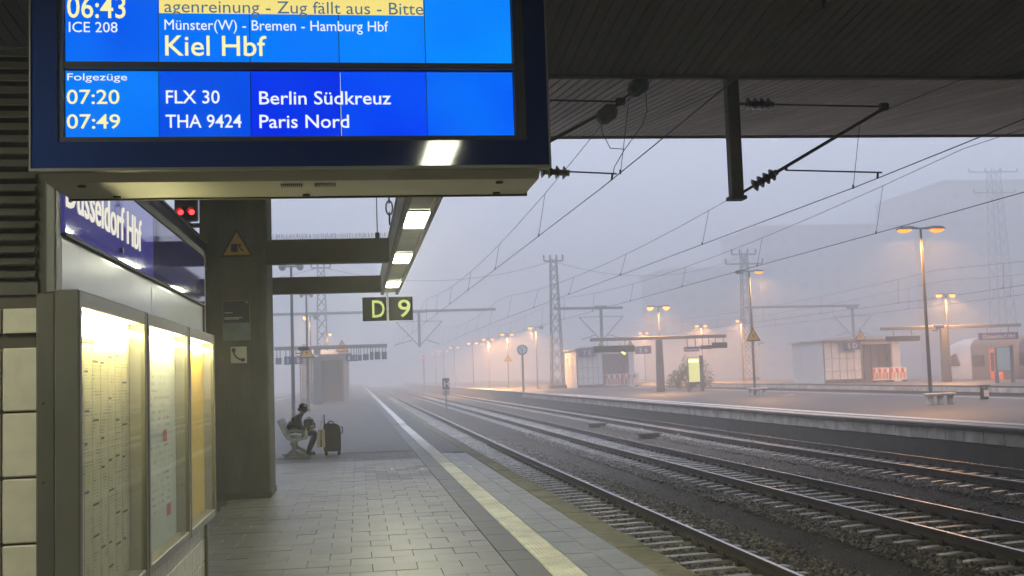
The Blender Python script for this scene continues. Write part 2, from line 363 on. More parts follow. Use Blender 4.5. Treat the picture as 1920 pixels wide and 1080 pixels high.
# dark band, tactile strip, edge paving and coping, slab by slab
bm_=paver_mesh('band_slab',.282,.594,M['paver_dark'])
tb=B().cbox(-.139,.139,-.1475,.1475,-.06,0,.004)
for i in range(7):
    x=-.12+i*.04; tb.prism([(x-.011,0),(x+.011,0),(x+.006,.006),(x-.006,.006)],lambda u,v,t:(u,t,v),-.14,.14)
tm=tb.mesh('tactile_slab',M['tactile'])
em=paver_mesh('edge_slab',.272,.392,M['paver_edge']); cm=B().cbox(-.155,.155,-.495,.495,-.16,0,.018).mesh('coping_slab',M['coping'])
nb=0
for i in range(80):
    y=-1.7+.6*i
    if y<46: inst('band_slab',bm_,plat,(1.45,y,random.uniform(-.002,.002)))
for i in range(160):
    y=-1.85+.3*i
    if y<46: inst('tactile_slab',tm,plat,(1.74,y,random.uniform(-.0015,.0025)),(0,0,random.uniform(-.004,.004)))
eb=B()
for i in range(120):
    for k in range(2):
        y=-1.8+.4*i+(.2 if k else 0)
        if y>26.7: continue
        if 8<y<30: inst('edge_slab',em,plat,(2.023+.278*k,y,random.uniform(-.003,.002)))
        else: eb.cbox(2.023+.278*k-.136,2.023+.278*k+.136,y-.196,y+.196,-.06,0,.006)
tag(eb.build('edge_slab_field',M['paver_edge'],plat),kind='stuff')
for i in range(48): inst('coping_slab',cm,plat,(2.606,-1.5+i,random.uniform(-.004,.004)))
# old white survey corners painted on the paving
for x,y,sx in ((.62,22.6,1),(1.18,22.3,1),(2.12,22.4,-1)):
    b=B(); b.box(x,x+sx*.28 if sx>0 else x,y,y+.04,.003,.006) if sx>0 else b.box(x-.28,x,y,y+.04,.003,.006)
    b.box(x-.02,x+.02,y-.36,y-.002,.003,.0061)
    b.build('painted_corner',M['paint_white'],plat)
# outer wall of our platform under the coping
b=B().box(2.40,2.60,-12,40,-1.25,-.165); tag(b.build('platform_wall',M['conc_dark'],plat))

# ---- track beds, tracks
RT=-.76
def rail_bed():
    b=B(); 
    xs=[2.6,3.0,5.9,6.5,7.1,7.6,10.8,11.2,12.0,12.4,15.8,16.2]; zs=[-1.0,-.978,-.978,-1.03,-1.04,-.98,-.98,-1.04,-1.05,-.98,-.98,-1.07]
    ys=[-12,40,420]; vs=[(x,y,z+gz(y)) for y in ys for x,z in zip(xs,zs)]; n=len(xs)
    return b.add(vs,[(j*n+i,j*n+i+1,(j+1)*n+i+1,(j+1)*n+i) for j in range(2) for i in range(n-1)])
bed=tag(rail_bed().build('track_bed',M['ballast']),kind='structure')
prof=[(-.075,-.172),(.075,-.172),(.075,-.158),(.018,-.140),(.009,-.10),(.009,-.045),(.036,-.036),(.036,-.006),(.028,0),(-.028,0),(-.036,-.006),(-.036,-.036),(-.009,-.045),(-.009,-.10),(-.018,-.140),(-.075,-.158)]
def rail(x,parent,y0,y1):
    b=B(); ys=[y0,40,y1]; n=len(prof); vs=[(x+u,y,v+RT+gz(y)) for y in ys for u,v in prof]
    for j in range(2):
        for i in range(n): b.add([vs[j*n+i],vs[j*n+(i+1)%n],vs[(j+1)*n+(i+1)%n],vs[(j+1)*n+i]],[(0,1,2,3)],False,1 if i==8 else 0)
    b.build('rail',[M['rust'],M['railtop']],parent)
def sleeper_mesh():
    b=B(); st=[(-1.3,.075,-.192),(-1.02,.088,-.172),(-.5,.088,-.174),(0,.072,-.19),(.5,.088,-.174),(1.02,.088,-.172),(1.3,.075,-.192)]; vs=[]
    for x,w,z in st: vs+=[(x,-w-.02,-.33),(x,-w,z),(x,w,z),(x,w+.02,-.33)]
    fs=[]
    for i in range(6):
        a=i*4; fs+=[(a,a+4,a+5,a+1),(a+1,a+5,a+6,a+2),(a+2,a+6,a+7,a+3)]
    fs+=[(0,1,2,3),(27,26,25,24)]; return b.add(vs,[f[::-1] for f in fs]).mesh('sleeper',M['sleeper'])
sm_=sleeper_mesh()
def track(name,xc,y0,yind,sid):
    t=bpy.data.objects.new(name,None); COL.objects.link(t); t['kind']='structure'
    for s in (-1,1): rail(xc+s*.7535,t,-12,420)
    rest=B(); cl=B(); y=y0; k=0
    while y<170:
        z=RT+gz(y)
        if y<yind: inst('sleeper',sm_,t,(xc+random.uniform(-.02,.02),y,z+random.uniform(-.006,.004)),(0,0,random.uniform(-.012,.012)))
        else: rest.box(xc-1.3,xc+1.3,y-.12,y+.12,z-.30,z-.18)
        if y<45:
            for s in (-1,1):
                for q in (-1,1): cl.box(xc+s*.7535+q*.12-.05,xc+s*.7535+q*.12+.05,y-.05,y+.05,z-.172,z-.125); cl.tube((xc+s*.7535+q*.13,y,z-.13),(xc+s*.7535+q*.13,y,z-.085),.018,5)
        y+=.62; k+=1
    tag(rest.build('sleeper_field',M['sleeper'],t),kind='stuff'); tag(cl.build('rail_clip_field',M['rust'],t),kind='stuff')
    return t
TX=[4.37,9.17,14.02]
for i,(x,n) in enumerate(zip(TX,('track','track','track'))): track(n,x,8.2+.13*i,(74,78,92)[i],i)
# crushed stones on the shoulders and between the sleepers
def stones(name,xr,zones,mats,size=(.024,.05),zb=-.981):
    X=[];Y=[]
    for ya,yb,den in zones:
        n=int((xr[1]-xr[0])*(yb-ya)*den); X.append(rng.uniform(xr[0],xr[1],n)); Y.append(rng.uniform(ya,yb,n))
    X=np.concatenate(X); Y=np.concatenate(Y); n=len(X)
    base=np.array([(1,0,0),(-1,0,0),(0,1,0),(0,-1,0),(0,0,1),(0,0,-1)],float)
    v=base[None]*rng.uniform(.65,1.25,(n,6,1))+rng.normal(0,.18,(n,6,3))
    ang=rng.uniform(0,6.28,n); c,s=np.cos(ang),np.sin(ang); tl=rng.uniform(-.8,.8,n); ct,st=np.cos(tl),np.sin(tl)
    y2=v[:,:,1]*ct[:,None]-v[:,:,2]*st[:,None]; z2=v[:,:,1]*st[:,None]+v[:,:,2]*ct[:,None]; x2=v[:,:,0]
    x3=x2*c[:,None]-y2*s[:,None]; y3=x2*s[:,None]+y2*c[:,None]
    r=rng.uniform(size[0],size[1],n)[:,None]
    z0=zb+rng.uniform(-.02,.018,n)+np.where(Y>40,.0035*(Y-40),0)
    P=np.stack([x3*r+X[:,None],y3*r+Y[:,None],z2*r*.8+z0[:,None]],-1).reshape(-1,3)
    F=np.array([(0,2,4),(2,1,4),(1,3,4),(3,0,4),(2,0,5),(1,2,5),(3,1,5),(0,3,5)]); F=(F[None]+6*np.arange(n)[:,None,None]).reshape(-1,3)
    me=bpy.data.meshes.new(name); me.vertices.add(len(P)); me.vertices.foreach_set('co',P.ravel())
    me.loops.add(len(F)*3); me.loops.foreach_set('vertex_index',F.ravel().astype(np.int32))
    me.polygons.add(len(F)); me.polygons.foreach_set('loop_start',np.arange(0,len(F)*3,3,dtype=np.int32)); me.update(calc_edges=True)
    me.materials.append(mats); return inst(name,me)
Z=((9,22,260),(22,36,150),(36,52,60))
o=stones('ballast',(2.95,6.35),Z,M['stone']); tag(o,'crushed grey stone ballast under the track beside the platform','ballast',kind='stuff')
o=stones('ballast',(7.25,11.05),((11,24,240),(24,38,140),(38,54,60)),M['stone']); tag(o,'crushed grey stone ballast under the middle track','ballast',kind='stuff')
o=stones('ballast',(12.1,16.1),((18,30,170),(30,44,110),(44,60,50)),M['stone']); tag(o,'crushed grey stone ballast under the track by the far platform','ballast',kind='stuff')
o=stones('ballast',(5.95,12.5),((9,40,55),),M['stone'],(.012,.024),-1.032); tag(o,'dark grit lying between the tracks','grit',kind='stuff')

# ---- far platforms
P2=slab('platform',16.42,31.0,8,420,-.008,-1.25,M['conc_dark'])
strip('paving',16.9,30.6,8,420,M['asphalt'],P2)
strip('safety_line',17.20,17.70,8,420,M['paint_white'],P2,.005)
strip('safety_line',29.4,29.65,8,420,M['paint_white'],P2,.005)
strip('edge_band',16.32,16.895,8,420,M['conc_light'],P2,.003)
blk=B().cbox(-.06,.06,-.485,.485,-.16,.16,.012).mesh('edge_block',M['conc_light'])
lip=B().cbox(-.34,.24,-.496,.496,-.05,.05,.012).mesh('lip_slab',M['conc_dark'])
for i in range(95):
    y=20+i; zz=gz(y); inst('edge_block',blk,P2,(16.36,y,-.30+zz+random.uniform(-.006,.006)),(0,0,random.uniform(-.006,.006)))
    inst('lip_slab',lip,P2,(16.43,y,-.056+zz))
tag(B().box(16.38,16.419,8,420,-1.25,-.115).build('platform_wall',M['conc_dark'],P2))
P3=slab('platform',42.5,56.2,20,420,-.008,-1.25,M['conc_dark'])
strip('paving',42.9,56.0,20,420,M['asphalt'],P3)
strip('safety_line',43.5,43.75,20,420,M['paint_white'],P3,.005)
blk3=B().box(-.06,.06,-.985,.985,-.16,.16).mesh('edge_block',M['conc_light'])
for i in range(60): inst('edge_block',blk3,P3,(42.43,50+2*i,-.28+gz(50+2*i)))
# ================================================================== STATION ROOF
def neg(L): return (-L[0],-L[1],-L[2])
VY,VZ=20.3,7.16
roof=thing('station_roof','ribbed butterfly roof over the tracks with dark inner and paler outer wing','roof',(0,VY,VZ))
def zin(y): return VZ+.11*(VY-y)
WY,WZ=31.6,8.47
def plank(y0,z0,y1,z1,w=.172,t=.03):
    return B().add([(-w/2,y0,z0),(w/2,y0,z0),(w/2,y1,z1),(-w/2,y1,z1),(-w/2,y0,z0+t),(w/2,y0,z0+t),(w/2,y1,z1+t),(-w/2,y1,z1+t)],[(0,1,2,3),(0,4,5,1),(1,5,6,2),(2,6,7,3),(3,7,4,0)])
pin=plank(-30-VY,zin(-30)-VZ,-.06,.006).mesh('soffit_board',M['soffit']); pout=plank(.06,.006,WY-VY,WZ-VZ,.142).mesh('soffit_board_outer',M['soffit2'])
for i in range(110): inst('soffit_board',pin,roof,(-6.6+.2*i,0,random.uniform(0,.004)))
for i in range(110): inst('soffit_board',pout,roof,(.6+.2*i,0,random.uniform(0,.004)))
ri=B(); ro=B()
def many(b,proto,xs):
    for x in xs: b.add([(v[0]+x,v[1],v[2]) for v in proto.v],proto.f)
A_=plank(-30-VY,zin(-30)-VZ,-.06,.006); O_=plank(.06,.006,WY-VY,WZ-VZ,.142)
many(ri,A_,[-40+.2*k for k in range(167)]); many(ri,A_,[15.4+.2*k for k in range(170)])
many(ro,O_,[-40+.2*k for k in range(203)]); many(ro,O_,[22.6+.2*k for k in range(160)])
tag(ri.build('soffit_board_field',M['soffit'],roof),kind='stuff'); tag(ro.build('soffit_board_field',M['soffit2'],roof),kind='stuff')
d=B(); h=.5
for (y0,z0,y1,z1) in ((-30-VY,zin(-30)-VZ,0,0),(0,0,WY-VY,WZ-VZ)):
    y1b=y1 if y1<1 else y1+.04
    d.add([(-41,y0,z0+.032),(70,y0,z0+.032),(70,y1b,z1+.032),(-41,y1b,z1+.032),(-41,y0,z0+h),(70,y0,z0+h),(70,y1b,z1+h),(-41,y1b,z1+h)],[(0,1,2,3),(7,6,5,4),(0,4,5,1),(1,5,6,2),(2,6,7,3),(3,7,4,0)])
d.build('deck',M['roof'],roof)
B().box(-41,70,WY-VY+.05,WY-VY+.11,WZ-VZ-.06,WZ-VZ+.52).build('fascia',M['girder_dark'],roof)
B().box(-41,70,-30.3-VY,-30-VY,-8.6,zin(-30)-VZ+.5).build('end_wall',M['concrete'],roof)  # unseen wall added behind the camera to keep sky light off the roof underside
B().box(-41,70,-.055,.055,-.05,.02).build('valley_trim',M['girder_dark'],roof)

# ================================================================== PILLAR AND ITS SIGNS
L=(-1.83,18.32,0)
pil=thing('concrete_pillar','wide dark concrete pillar carrying signs at the left of the platform','pillar',L)
B().cbox(-.5,.5,-.57,.57,0,7.3,.025).build('shaft',M['concrete'],pil)
B().cbox(-.515,.515,-.585,.585,0,.09,.01).build('skirting',M['conc_dark'],pil)
def triangle_sign(name,label,loc,w,m_black=None,picto='bolt',parent=None,rz=0):
    t=thing(name,label,'sign',loc,rz); h=w*.88
    B().prism([(-w/2,0),(w/2,0),(0,h)],lambda u,v,q:(u,q,v),.012,0).build('plate',M['black'],t)
    k=.80; B().prism([(-w/2*k,h*.075),(w/2*k,h*.075),(0,h*.075+h*k)],lambda u,v,q:(u,q,v),.0,-.004).build('field',M['yellow'],t)
    b=B()
    if picto=='bolt': b.prism([(.02*w,h*.62),(-.10*w,h*.34),(0,h*.36),(-.04*w,h*.12),(.10*w,h*.42),(.0,h*.40)],lambda u,v,q:(u,q,v),-.004,-.008)
    else:
        b.box(-.17*w,.03*w,-.008,-.004,h*.18,h*.46); b.box(-.13*w,-.01*w,-.0085,-.008,h*.36,h*.42)
        b.tube((.06*w,-.006,h*.44),(.12*w,-.006,h*.28),.012,5); b.tube((.12*w,-.006,h*.28),(.20*w,-.006,h*.2),.012,5); b.tube((.06*w,-.006,h*.44),(.16*w,-.006,h*.40),.01,5)
    b.build('pictogram',M['black'],t)
    return t
triangle_sign('warning_sign','dull yellow warning triangle on the concrete pillar',(-1.775,17.735,3.64),.50,picto='hand')
ps=thing('notice_board','dark blue notice with pale lower half on the concrete pillar','notice',(-1.795,17.745,2.37))
B().cbox(-.205,.205,-.012,0,0,.61,.004).build('backing',M['alu_dark'],ps)
B().box(-.195,.195,-.016,-.0125,.27,.60).build('upper_print',mat('notice_navy',(.012,.018,.05),.3,var=.15),ps)
B().box(-.195,.195,-.016,-.0125,.01,.268).build('lower_print',mat('notice_pale',(.16,.22,.24),.3,var=.35,scale=4),ps)
b=B()
for z,x1 in ((.42,-.06),(.345,.09),(.325,.04)): b.box(-.175,x1,-.0175,-.0162,z,z+.009)
b.box(.145,.165,-.0175,-.0162,.57,.585); b.build('lettering',M['letter_white'],ps)
ph=thing('telephone_sign','small square white sign with a black telephone handset on pillar','sign',(-1.77,17.745,2.03))
B().cbox(-.12,.12,-.008,0,0,.25,.004).build('plate',mat('sign_ivory',(.55,.56,.50),.4,var=.05),ph)
b=B(); pts=[(-.07,-.012,.19),(-.065,-.012,.14),(-.03,-.012,.09),(.02,-.012,.055),(.07,-.012,.05)]
b.path(pts,.014,6); b.box(-.098,-.045,-.018,-.009,.17,.225); b.box(.035,.093,-.018,-.009,.025,.075); b.build('handset',M['black'],ph)

# ================================================================== CANOPY FRAME WITH LIGHTS
L=(-.75,12,3.5)
can=thing('platform_canopy','grey steel canopy frame of long girders and cross beams fixed to pillar','canopy',L)
def gird(x0,x1,y0,y1,m,nm):
    o=B().cbox(x0,x1,y0,y1,3.5,3.85,.012).build(nm,m,can,neg(L))
    for a,c in ((x0-.012,x0+.05),(x1-.05,x1+.012)): B().cbox(a,c,y0+.003,y1-.003,3.45,3.498,.006).build('flange',M['girder_dark'],o)
    B().cbox(x0-.014,x1+.014,y0+.004,y1-.004,3.852,3.89,.006).build('cover_plate',M['girder'],o)
gird(.52,.86,-8,23.5,M['girder'],'girder')
gird(-2.56,-2.22,-8,17.72,M['girder_dark'],'girder')
b1=B().cbox(-1.325,.517,17.42,17.70,3.5,3.86,.01).build('cross_beam',M['girder_dark'],can,neg(L))
sp=B()
for i in range(70):
    x=-1.28+.0262*i; 
    for k in (-1,0,1): sp.tube((x,17.55,3.86),(x+random.uniform(-.015,.015)+k*.008,17.55+k*.05,3.86+random.uniform(.075,.105)),.0016,3,caps=False)
tag(sp.build('bird_spikes',M['wire'],b1),kind='stuff')
B().cbox(-2.33,.517,23.2,23.48,3.5,3.83,.01).build('cross_beam',M['girder_dark'],can,neg(L))
B().cbox(-2.217,.517,4.60,4.85,3.52,3.84,.01).build('cross_beam',M['girder_dark'],can,neg(L))
B().cbox(-2.217,.517,10.6,10.85,3.62,3.84,.01).build('cross_beam',M['girder_dark'],can,neg(L))
LAB=('smallest lit rectangular panel at the girder end, by the D 9 sign','rectangular ceiling light in girder, middle one of the lit panels in view',
 'largest lit rectangular panel in the girder, nearest below the departure board','rectangular girder light hidden behind the departure board','rectangular girder light over the photographer','left girder light above the kiosk front','left girder light over the photographer')
for (x,y,lb) in zip((.69,)*5+(-2.39,),(21.3,16.85,12.85,8.7,-.2,3.4),LAB):  # the left girder panel is added out of view to light the kiosk tiles
    t=thing('canopy_light',lb,'light',(x,y,3.5),group='rectangular lights in the canopy girder')
    f=B(); w,l=.125,.66
    f.box(-w-.012,w+.012,-l-.012,-l,-.03,-.002).box(-w-.012,w+.012,l,l+.012,-.03,-.002).box(-w-.012,-w,-l,l,-.03,-.002).box(w,w+.012,-l,l,-.03,-.002)
    f.build('frame',M['alu'],t)
    B().box(-w,w,-l,l,-.02,-.003).build('diffuser',M['fluor'],t)
t=thing('platform_letter_sign','black hanging sign pair with yellow D and 9 below the girder end','sign',(.63,23.05,2.9))
B().box(-.014,.014,-.014,.014,-.02,.60).build('hanger',mat('yellow_green_rod',(.5,.52,.2),.5),t)
for x0,x1,ch in ((-.50,-.022,'D'),(.022,.50,'9')):
    o=B().cbox(x0,x1,-.03,.03,0,.475,.006).build('panel',mat('sign_black',(.013,.020,.024),.8,spec=.05),t)
    text('letter',ch,.345,o,((x0+x1)/2+.07,-.034,.07),FRONT,M['letter_yg'],width=.25,align='CENTER',bold=.004)
rod=thing('hanger_rod','thin steel rod dropping from the roof onto the cross beam','rod',(.35,17.56,3.86))
B().tube((0,0,0),(0,0,zin(17.56)-3.86),.009,6).build('shaft',M['iron'],rod); B().cbox(-.035,.035,-.035,.035,0,.10,.01).build('clamp',M['iron'],rod)
ch=thing('suspension_chain','dark insulator chain hanging from the roof to the canopy girder','chain',(.475,15.4,3.78))
b=B(); b.tube((0,0,.55),(0,0,zin(15.4)-3.89),.012,6); b.build('shaft',M['iron'],ch)
b=B()
for k in range(8): b.tube((0,0,.56+.16*k),(0,0,.60+.16*k),.048,8,.02)
b.build('insulator',M['insul'],ch)
b=B()
for k,(z0,z1) in enumerate(((.0,.17),(.13,.33),(.29,.47),(.43,.58))):
    n=10; pts=[]
    for i in range(n+1):
        a=2*math.pi*i/n; u,v=.045*math.cos(a),(z0+z1)/2+(z1-z0)/2*math.sin(a)
        pts.append((u,0,v) if k%2 else (0,u,v))
    b.path(pts,.011,5)
b.build('link',M['iron'],ch)

# ================================================================== DEPARTURE BOARD
L=(-.215,4.75,2.51)
bd=thing('departure_board','large hanging departure board with glowing blue screens of train times','departure board',L)
def bp(b,name,m,parent=bd): return b.build(name,m,parent,neg(L) if parent is bd else (0,0,0))
X0,X1,ZB,ZT=-1.21,.785,2.515,3.46
hs=bp(B().cbox(X0+.012,X1-.012,4.56,5.0,ZB+.004,ZT-.01,.02),'housing',M['housing'])
# under tray with chamfered front
B().prism([(4.53,2.512),(4.60,2.475),(4.985,2.475),(5.0,2.512)],lambda u,v,t:(t,u,v),X0+.03,X1-.03).build('under_tray',M['housing'],hs)
for x0 in (-.29,-.155):
    vb=B()
    for k in range(11): vb.box(x0+.008*k,x0+.008*k+.004,4.66,4.72,2.470,2.4745)
    vb.build('vent_grille',M['black'],hs)
for x,y in ((-1.06,4.66),(-.98,4.93),(.60,4.66),(.62,4.93),(-.2,4.93)): B().lathe([(.016,2.468),(.016,2.4745)],(x,y,0),10).build('bolt',M['iron'],hs)
B().box(X0+.02,X1-.02,4.99,5.012,2.47,2.50).build('rear_lip',M['girder_dark'],hs)
FY0,FY1=4.50,4.555
fr=B()
sx0,sx1=-1.092,.652; uz0,uz1,lz0,lz1=2.938,3.42,2.638,2.901
fr.box(X0,sx0-.02,FY0,FY1,ZB,ZT).box(sx1+.045,X1,FY0,FY1,ZB,ZT).box(sx0-.02,sx1+.045,FY0,FY1,ZB,lz0-.022).box(sx0-.02,sx1+.045,FY0,FY1,uz1+.01,ZT)
bp(fr,'front_panel',M['navy'])
bp(B().box(sx0-.02,sx1+.045,FY0+.008,FY1,lz1+.006,uz0-.006),'divider',mat('divider_grey',(.06,.065,.075),.4,var=.08))
bz=B(); bz.box(sx0-.019,sx1+.044,FY0+.006,FY0+.03,lz0-.021,lz0-.002).box(sx1+.003,sx1+.044,FY0+.006,FY0+.03,lz0-.001,uz1+.008).box(sx0-.019,sx0-.002,FY0+.006,FY0+.03,lz0-.001,uz1+.008)
bp(bz,'bezel',mat('bezel_grey',(.05,.055,.065),.6,var=.08))
bp(B().box(sx1+.02,sx1+.024,FY0+.004,FY0+.0058,lz0-.02,uz1).box(sx0,sx1+.03,FY0+.004,FY0+.0058,lz0-.0105,lz0-.0075).box(sx0+.9,sx1+.03,FY0+.004,FY0+.0075,lz1+.012,lz1+.016),'bezel_line',mat('bezel_line_grey',(.09,.095,.10),.65,var=.05,spec=.2))
tr=B().box(X0-.006,X0,FY0-.004,FY1+.02,ZB-.01,ZT).box(X1,X1+.008,FY0-.004,FY1+.02,ZB-.01,ZT).box(X0,X1,FY0-.004,FY1+.004,ZB-.012,ZB-.001)
bp(tr,'edge_trim',M['alu_dark'])
def lcd(name,c1,c2):
    m=bpy.data.materials.new(name); m.use_nodes=True; t=m.node_tree; t.nodes.clear(); N=t.nodes.new; Lk=t.links.new
    g=N('ShaderNodeNewGeometry'); nz=N('ShaderNodeTexNoise'); nz.inputs['Scale'].default_value=2.4; nz.inputs['Detail'].default_value=1; Lk(g.outputs['Position'],nz.inputs['Vector'])
    mr=N('ShaderNodeMapRange'); mr.inputs[1].default_value=.3; mr.inputs[2].default_value=.7; Lk(nz.outputs[0],mr.inputs[0])
    mx=N('ShaderNodeMix'); mx.data_type='RGBA'; mx.inputs[6].default_value=(*c1,1); mx.inputs[7].default_value=(*c2,1); Lk(mr.outputs[0],mx.inputs[0])
    e=N('ShaderNodeEmission'); o=N('ShaderNodeOutputMaterial'); Lk(mx.outputs[2],e.inputs[0]); Lk(e.outputs[0],o.inputs[0]); return m
us=bp(B().box(sx0-.002,sx1+.002,4.535,4.55,uz0-.002,uz1+.002),'upper_screen',M['black'])
ls=bp(B().box(sx0-.002,sx1+.002,4.535,4.55,lz0-.002,lz1+.002),'lower_screen',M['black'])
cx=[sx0,-.742,-.392,-.044,.300,sx1]
uc=[((.0,.10,.86),(.0,.17,.95)),((.0,.16,.95),(.0,.20,1.)),((.0,.17,.97),(.0,.21,1.)),((.0,.20,1.),(.0,.24,1.)),((.0,.22,1.),(.0,.29,1.))]
lc=[((.0,.17,.93),(.0,.23,1.)),((.0,.06,.78),(.0,.11,.85)),((.0,.02,.82),(.0,.05,.88)),((.0,.05,.92),(.0,.09,.95)),((.0,.09,.92),(.0,.16,.97))]
for k in range(5):
    g_=.0016
    B().box(cx[k]+g_,cx[k+1]-g_,4.5325,4.5345,uz0,uz1).build('display_module',lcd('lcd_upper_%d'%k,*uc[k]),us)
    B().box(cx[k]+g_,cx[k+1]-g_,4.5325,4.5345,lz0,lz1).build('display_module',lcd('lcd_lower_%d'%k,*lc[k]),ls)
B().box(-.0425,-.0405,4.5318,4.5323,lz0+.004,lz1-.004).build('bright_line',emit('seam_glow',(.7,.8,1.),.9),ls)
TY=emit('lcd_yellow',(1.,.93,.45),1.0); TW=emit('lcd_white',(.88,.93,1.),1.0); TB=emit('lcd_band',(.95,.78,.24),1.0); TD=emit('lcd_dark',(.07,.16,.25),1.0)
B().box(-.738,.296,4.5316,4.5322,3.133,3.212).build('message_band',TB,us)
def px(x): return -1.092+(x-119)*.0020663
def pz(y): return 2.638+(256-y)*.00205
for s,x0,x1,yb,h,m,par,bo in (('06:43',122,228,25,.088,TY,us,.001),('ICE 208',124,212,53,.041,TW,us,.0),('Münster(W) - Bremen - Hamburg Hbf',298,720,47,.042,TW,us,.0),
   ('Kiel Hbf',297,485,97,.081,TY,us,.0008),('agenreinung - Zug fällt aus - Bitte',299,790,13,.05,TD,us,.0),
   ('Folgezüge',121,229,146,.028,TW,ls,.0),('07:20',121,216,191,.056,TY,ls,.0006),('07:49',121,217,238,.056,TY,ls,.0006),('FLX 30',299,398,190,.052,TW,ls,.0006),
   ('THA 9424',300,440,237,.052,TW,ls,.0006),('Berlin Südkreuz',471,721,192,.053,TW,ls,.0006),('Paris Nord',471,640,238,.053,TW,ls,.0006)):
    text('lettering',s,h,par,(px(x0),4.5305 if m is not TD else 4.530,pz(yb)),FRONT,m,width=(x1-x0)*.0020663,ext=.0004,bold=bo)
for x in (-.75,.45): B().tube((x,4.75,ZT-.02),(x,4.75,3.53),.02,8).build('hanger',M['iron'],bd,neg(L))

# ================================================================== INFORMATION KIOSK, SIGN, SHOWCASES
L=(-2.4,7.7,0)
kk=thing('platform_kiosk','tiled kiosk with louvred top at the left edge, carrying the station name','kiosk',L)
def kp(b,name,m,parent=kk): return b.build(name,m,parent,neg(L) if parent is kk else (0,0,0))
wall=kp(B().box(-3.6,-1.335,5.30,10.15,0,2.80),'wall',M['grout'])
kp(B().box(-3.6,-1.41,5.306,5.95,2.80,3.22),'louvre_housing',M['black'])
lv=kp(B().box(-3.6,-1.39,5.285,5.3,2.10,2.165),'louvre_trim',M['louvre'])
sl_=B().prism([(5.298,0),(5.262,-.028),(5.258,-.022),(5.298,.012)],lambda u,v,t:(t,u,v),-3.6,-1.40).mesh('louvre_slat',M['louvre'])
for k in range(19): inst('louvre_slat',sl_,lv,(0,0,2.20+.055*k))
tm_=B().cbox(-.074,.074,-.012,.012,-.138,.138,.006).mesh('tile',M['tile'])
for c in range(5):
    for r in range(7):
        z=1.87-.285*r; zc=z-.1425
        inst('tile',tm_,wall,(-1.463-.158*c,5.288,zc))
    o=inst('tile',tm_,wall,(-1.463-.158*c,5.288,1.985)); o.scale.z=.38*2*.138/(.276)*1.05
kp(B().cbox(-1.384,-1.302,5.225,5.34,0,2.10,.008),'corner_post',M['post'])
kp(B().cbox(-1.345,-1.302,5.235,5.335,2.102,2.80,.006),'corner_trim',M['alu_dark'])
for z,y in ((1.62,5.22),(1.28,5.22)): B().lathe([(.006,5.2205),(.006,5.2245)],(-1.352,0,z),8,'y').build('bolt',M['iron'],wall)
kp(B().cbox(-1.333,-1.305,5.345,7.606,2.12,2.372,.004),'cladding_panel',M['panelwhite'])
kp(B().cbox(-1.333,-1.305,7.612,10.12,2.12,2.372,.004),'cladding_panel',M['panelwhite'])
kp(B().cbox(-1.345,-1.29,10.125,10.19,0,2.80,.008),'end_post',M['post'])
kp(B().box(-3.6,-1.30,5.31,10.2,2.803,2.86),'roof_sheet',M['girder_dark'])
bt=B()
for i in range(48):
    for z0 in (.02,.215,.41):
        y=5.42+.098*i; bt.cbox(-1.334,-1.312,y,y+.091,z0,z0+.186,.004)
tag(kp(bt,'base_tiles',M['tile']),kind='stuff')
L2=(-1.30,7.7,2.38)
sg=thing('station_name_sign','glossy blue sign reading Düsseldorf Hbf along the kiosk top','sign',L2)
o=B().cbox(-.02,.012,-2.355,-.093,.004,.405,.004).build('panel',M['signlit'],sg); o2=B().cbox(-.02,.012,-.088,2.42,.004,.405,.004).build('panel',M['signblue'],sg)
text('lettering','Düsseldorf Hbf',.192,o,(.0135,-2.37,.124),SIDE,M['letter_lit'],width=1.83,ext=.003,bold=.0)
B().box(-.015,.016,-2.355,2.42,-.012,.002).build('lower_edge',M['iron'],sg)
B().tube((.012,-1.15,.06),(.03,-1.15,.06),.018,8).build('lock',M['alu_dark'],sg)
def showcase(label,y0,y1,poster_m,poster_kind):
    zc0,zc1=.60,2.112; yc=(y0+y1)/2; w=(y1-y0)/2
    t=thing('display_case',label,'display case',(-1.3,yc,zc0)); H=zc1-zc0
    f=B(); f.cbox(.0,.105,-w,-w+.055,0,H,.006).cbox(.0,.105,w-.055,w,0,H,.006).cbox(.002,.103,-w+.054,w-.054,0,.06,.006).cbox(.002,.103,-w+.054,w-.054,H-.075,H,.006)
    f.build('frame',M['alu'],t)
    B().box(.004,.012,-w+.05,w-.05,.05,H-.07).build('back_panel',mat('case_back',(.62,.66,.6),.5,var=.05),t)
    if poster_kind==0:
        B().box(.014,.018,-w+.07,w-.075,.08,H-.12).build('poster',poster_m,t)
        b=B(); ww=2*w-.22
        for c in range(8):
            yc_=-w+.12+ww*c/8
            if c: b.box(.0183,.0186,yc_-.014,yc_-.009,.12,H-.2)
            z=H-.26-random.uniform(0,.2)
            while z>.14: b.box(.0185,.0195,yc_,yc_+random.uniform(.05,.13),z,z+.011); z-=random.uniform(.12,.42)
        b.box(.0185,.0195,-w+.12,-w+.7,H-.215,H-.19)
        b.build('heading_marks',mat('print_ink',(.12,.11,.1),.6),t)
    elif poster_kind==1:
        B().box(.014,.018,-w+.12,w-.35,.80,H-.25).build('poster',poster_m,t); o=B().box(.014,.018,-w+.35,w-.25,.28,.72); o.build('poster',poster_m,t)
        B().box(.019,.020,w-.62,w-.48,.72,.80).box(.019,.020,w-.50,w-.34,.22,.30).build('red_stamp',mat('stamp_red',(.55,.08,.08),.6),t)
    else:
        B().box(.014,.018,-w+.058,w-.058,.065,H-.10).build('poster',poster_m,t)
    B().tube((.055,-w+.10,H-.135),(.055,w-.12,H-.135),.016,8).build('lamp_tube',M['tubewarm'],t)
    B().box(.088,.092,-w+.052,w-.052,.058,H-.074).build('pane',M['glass'],t)
    return t
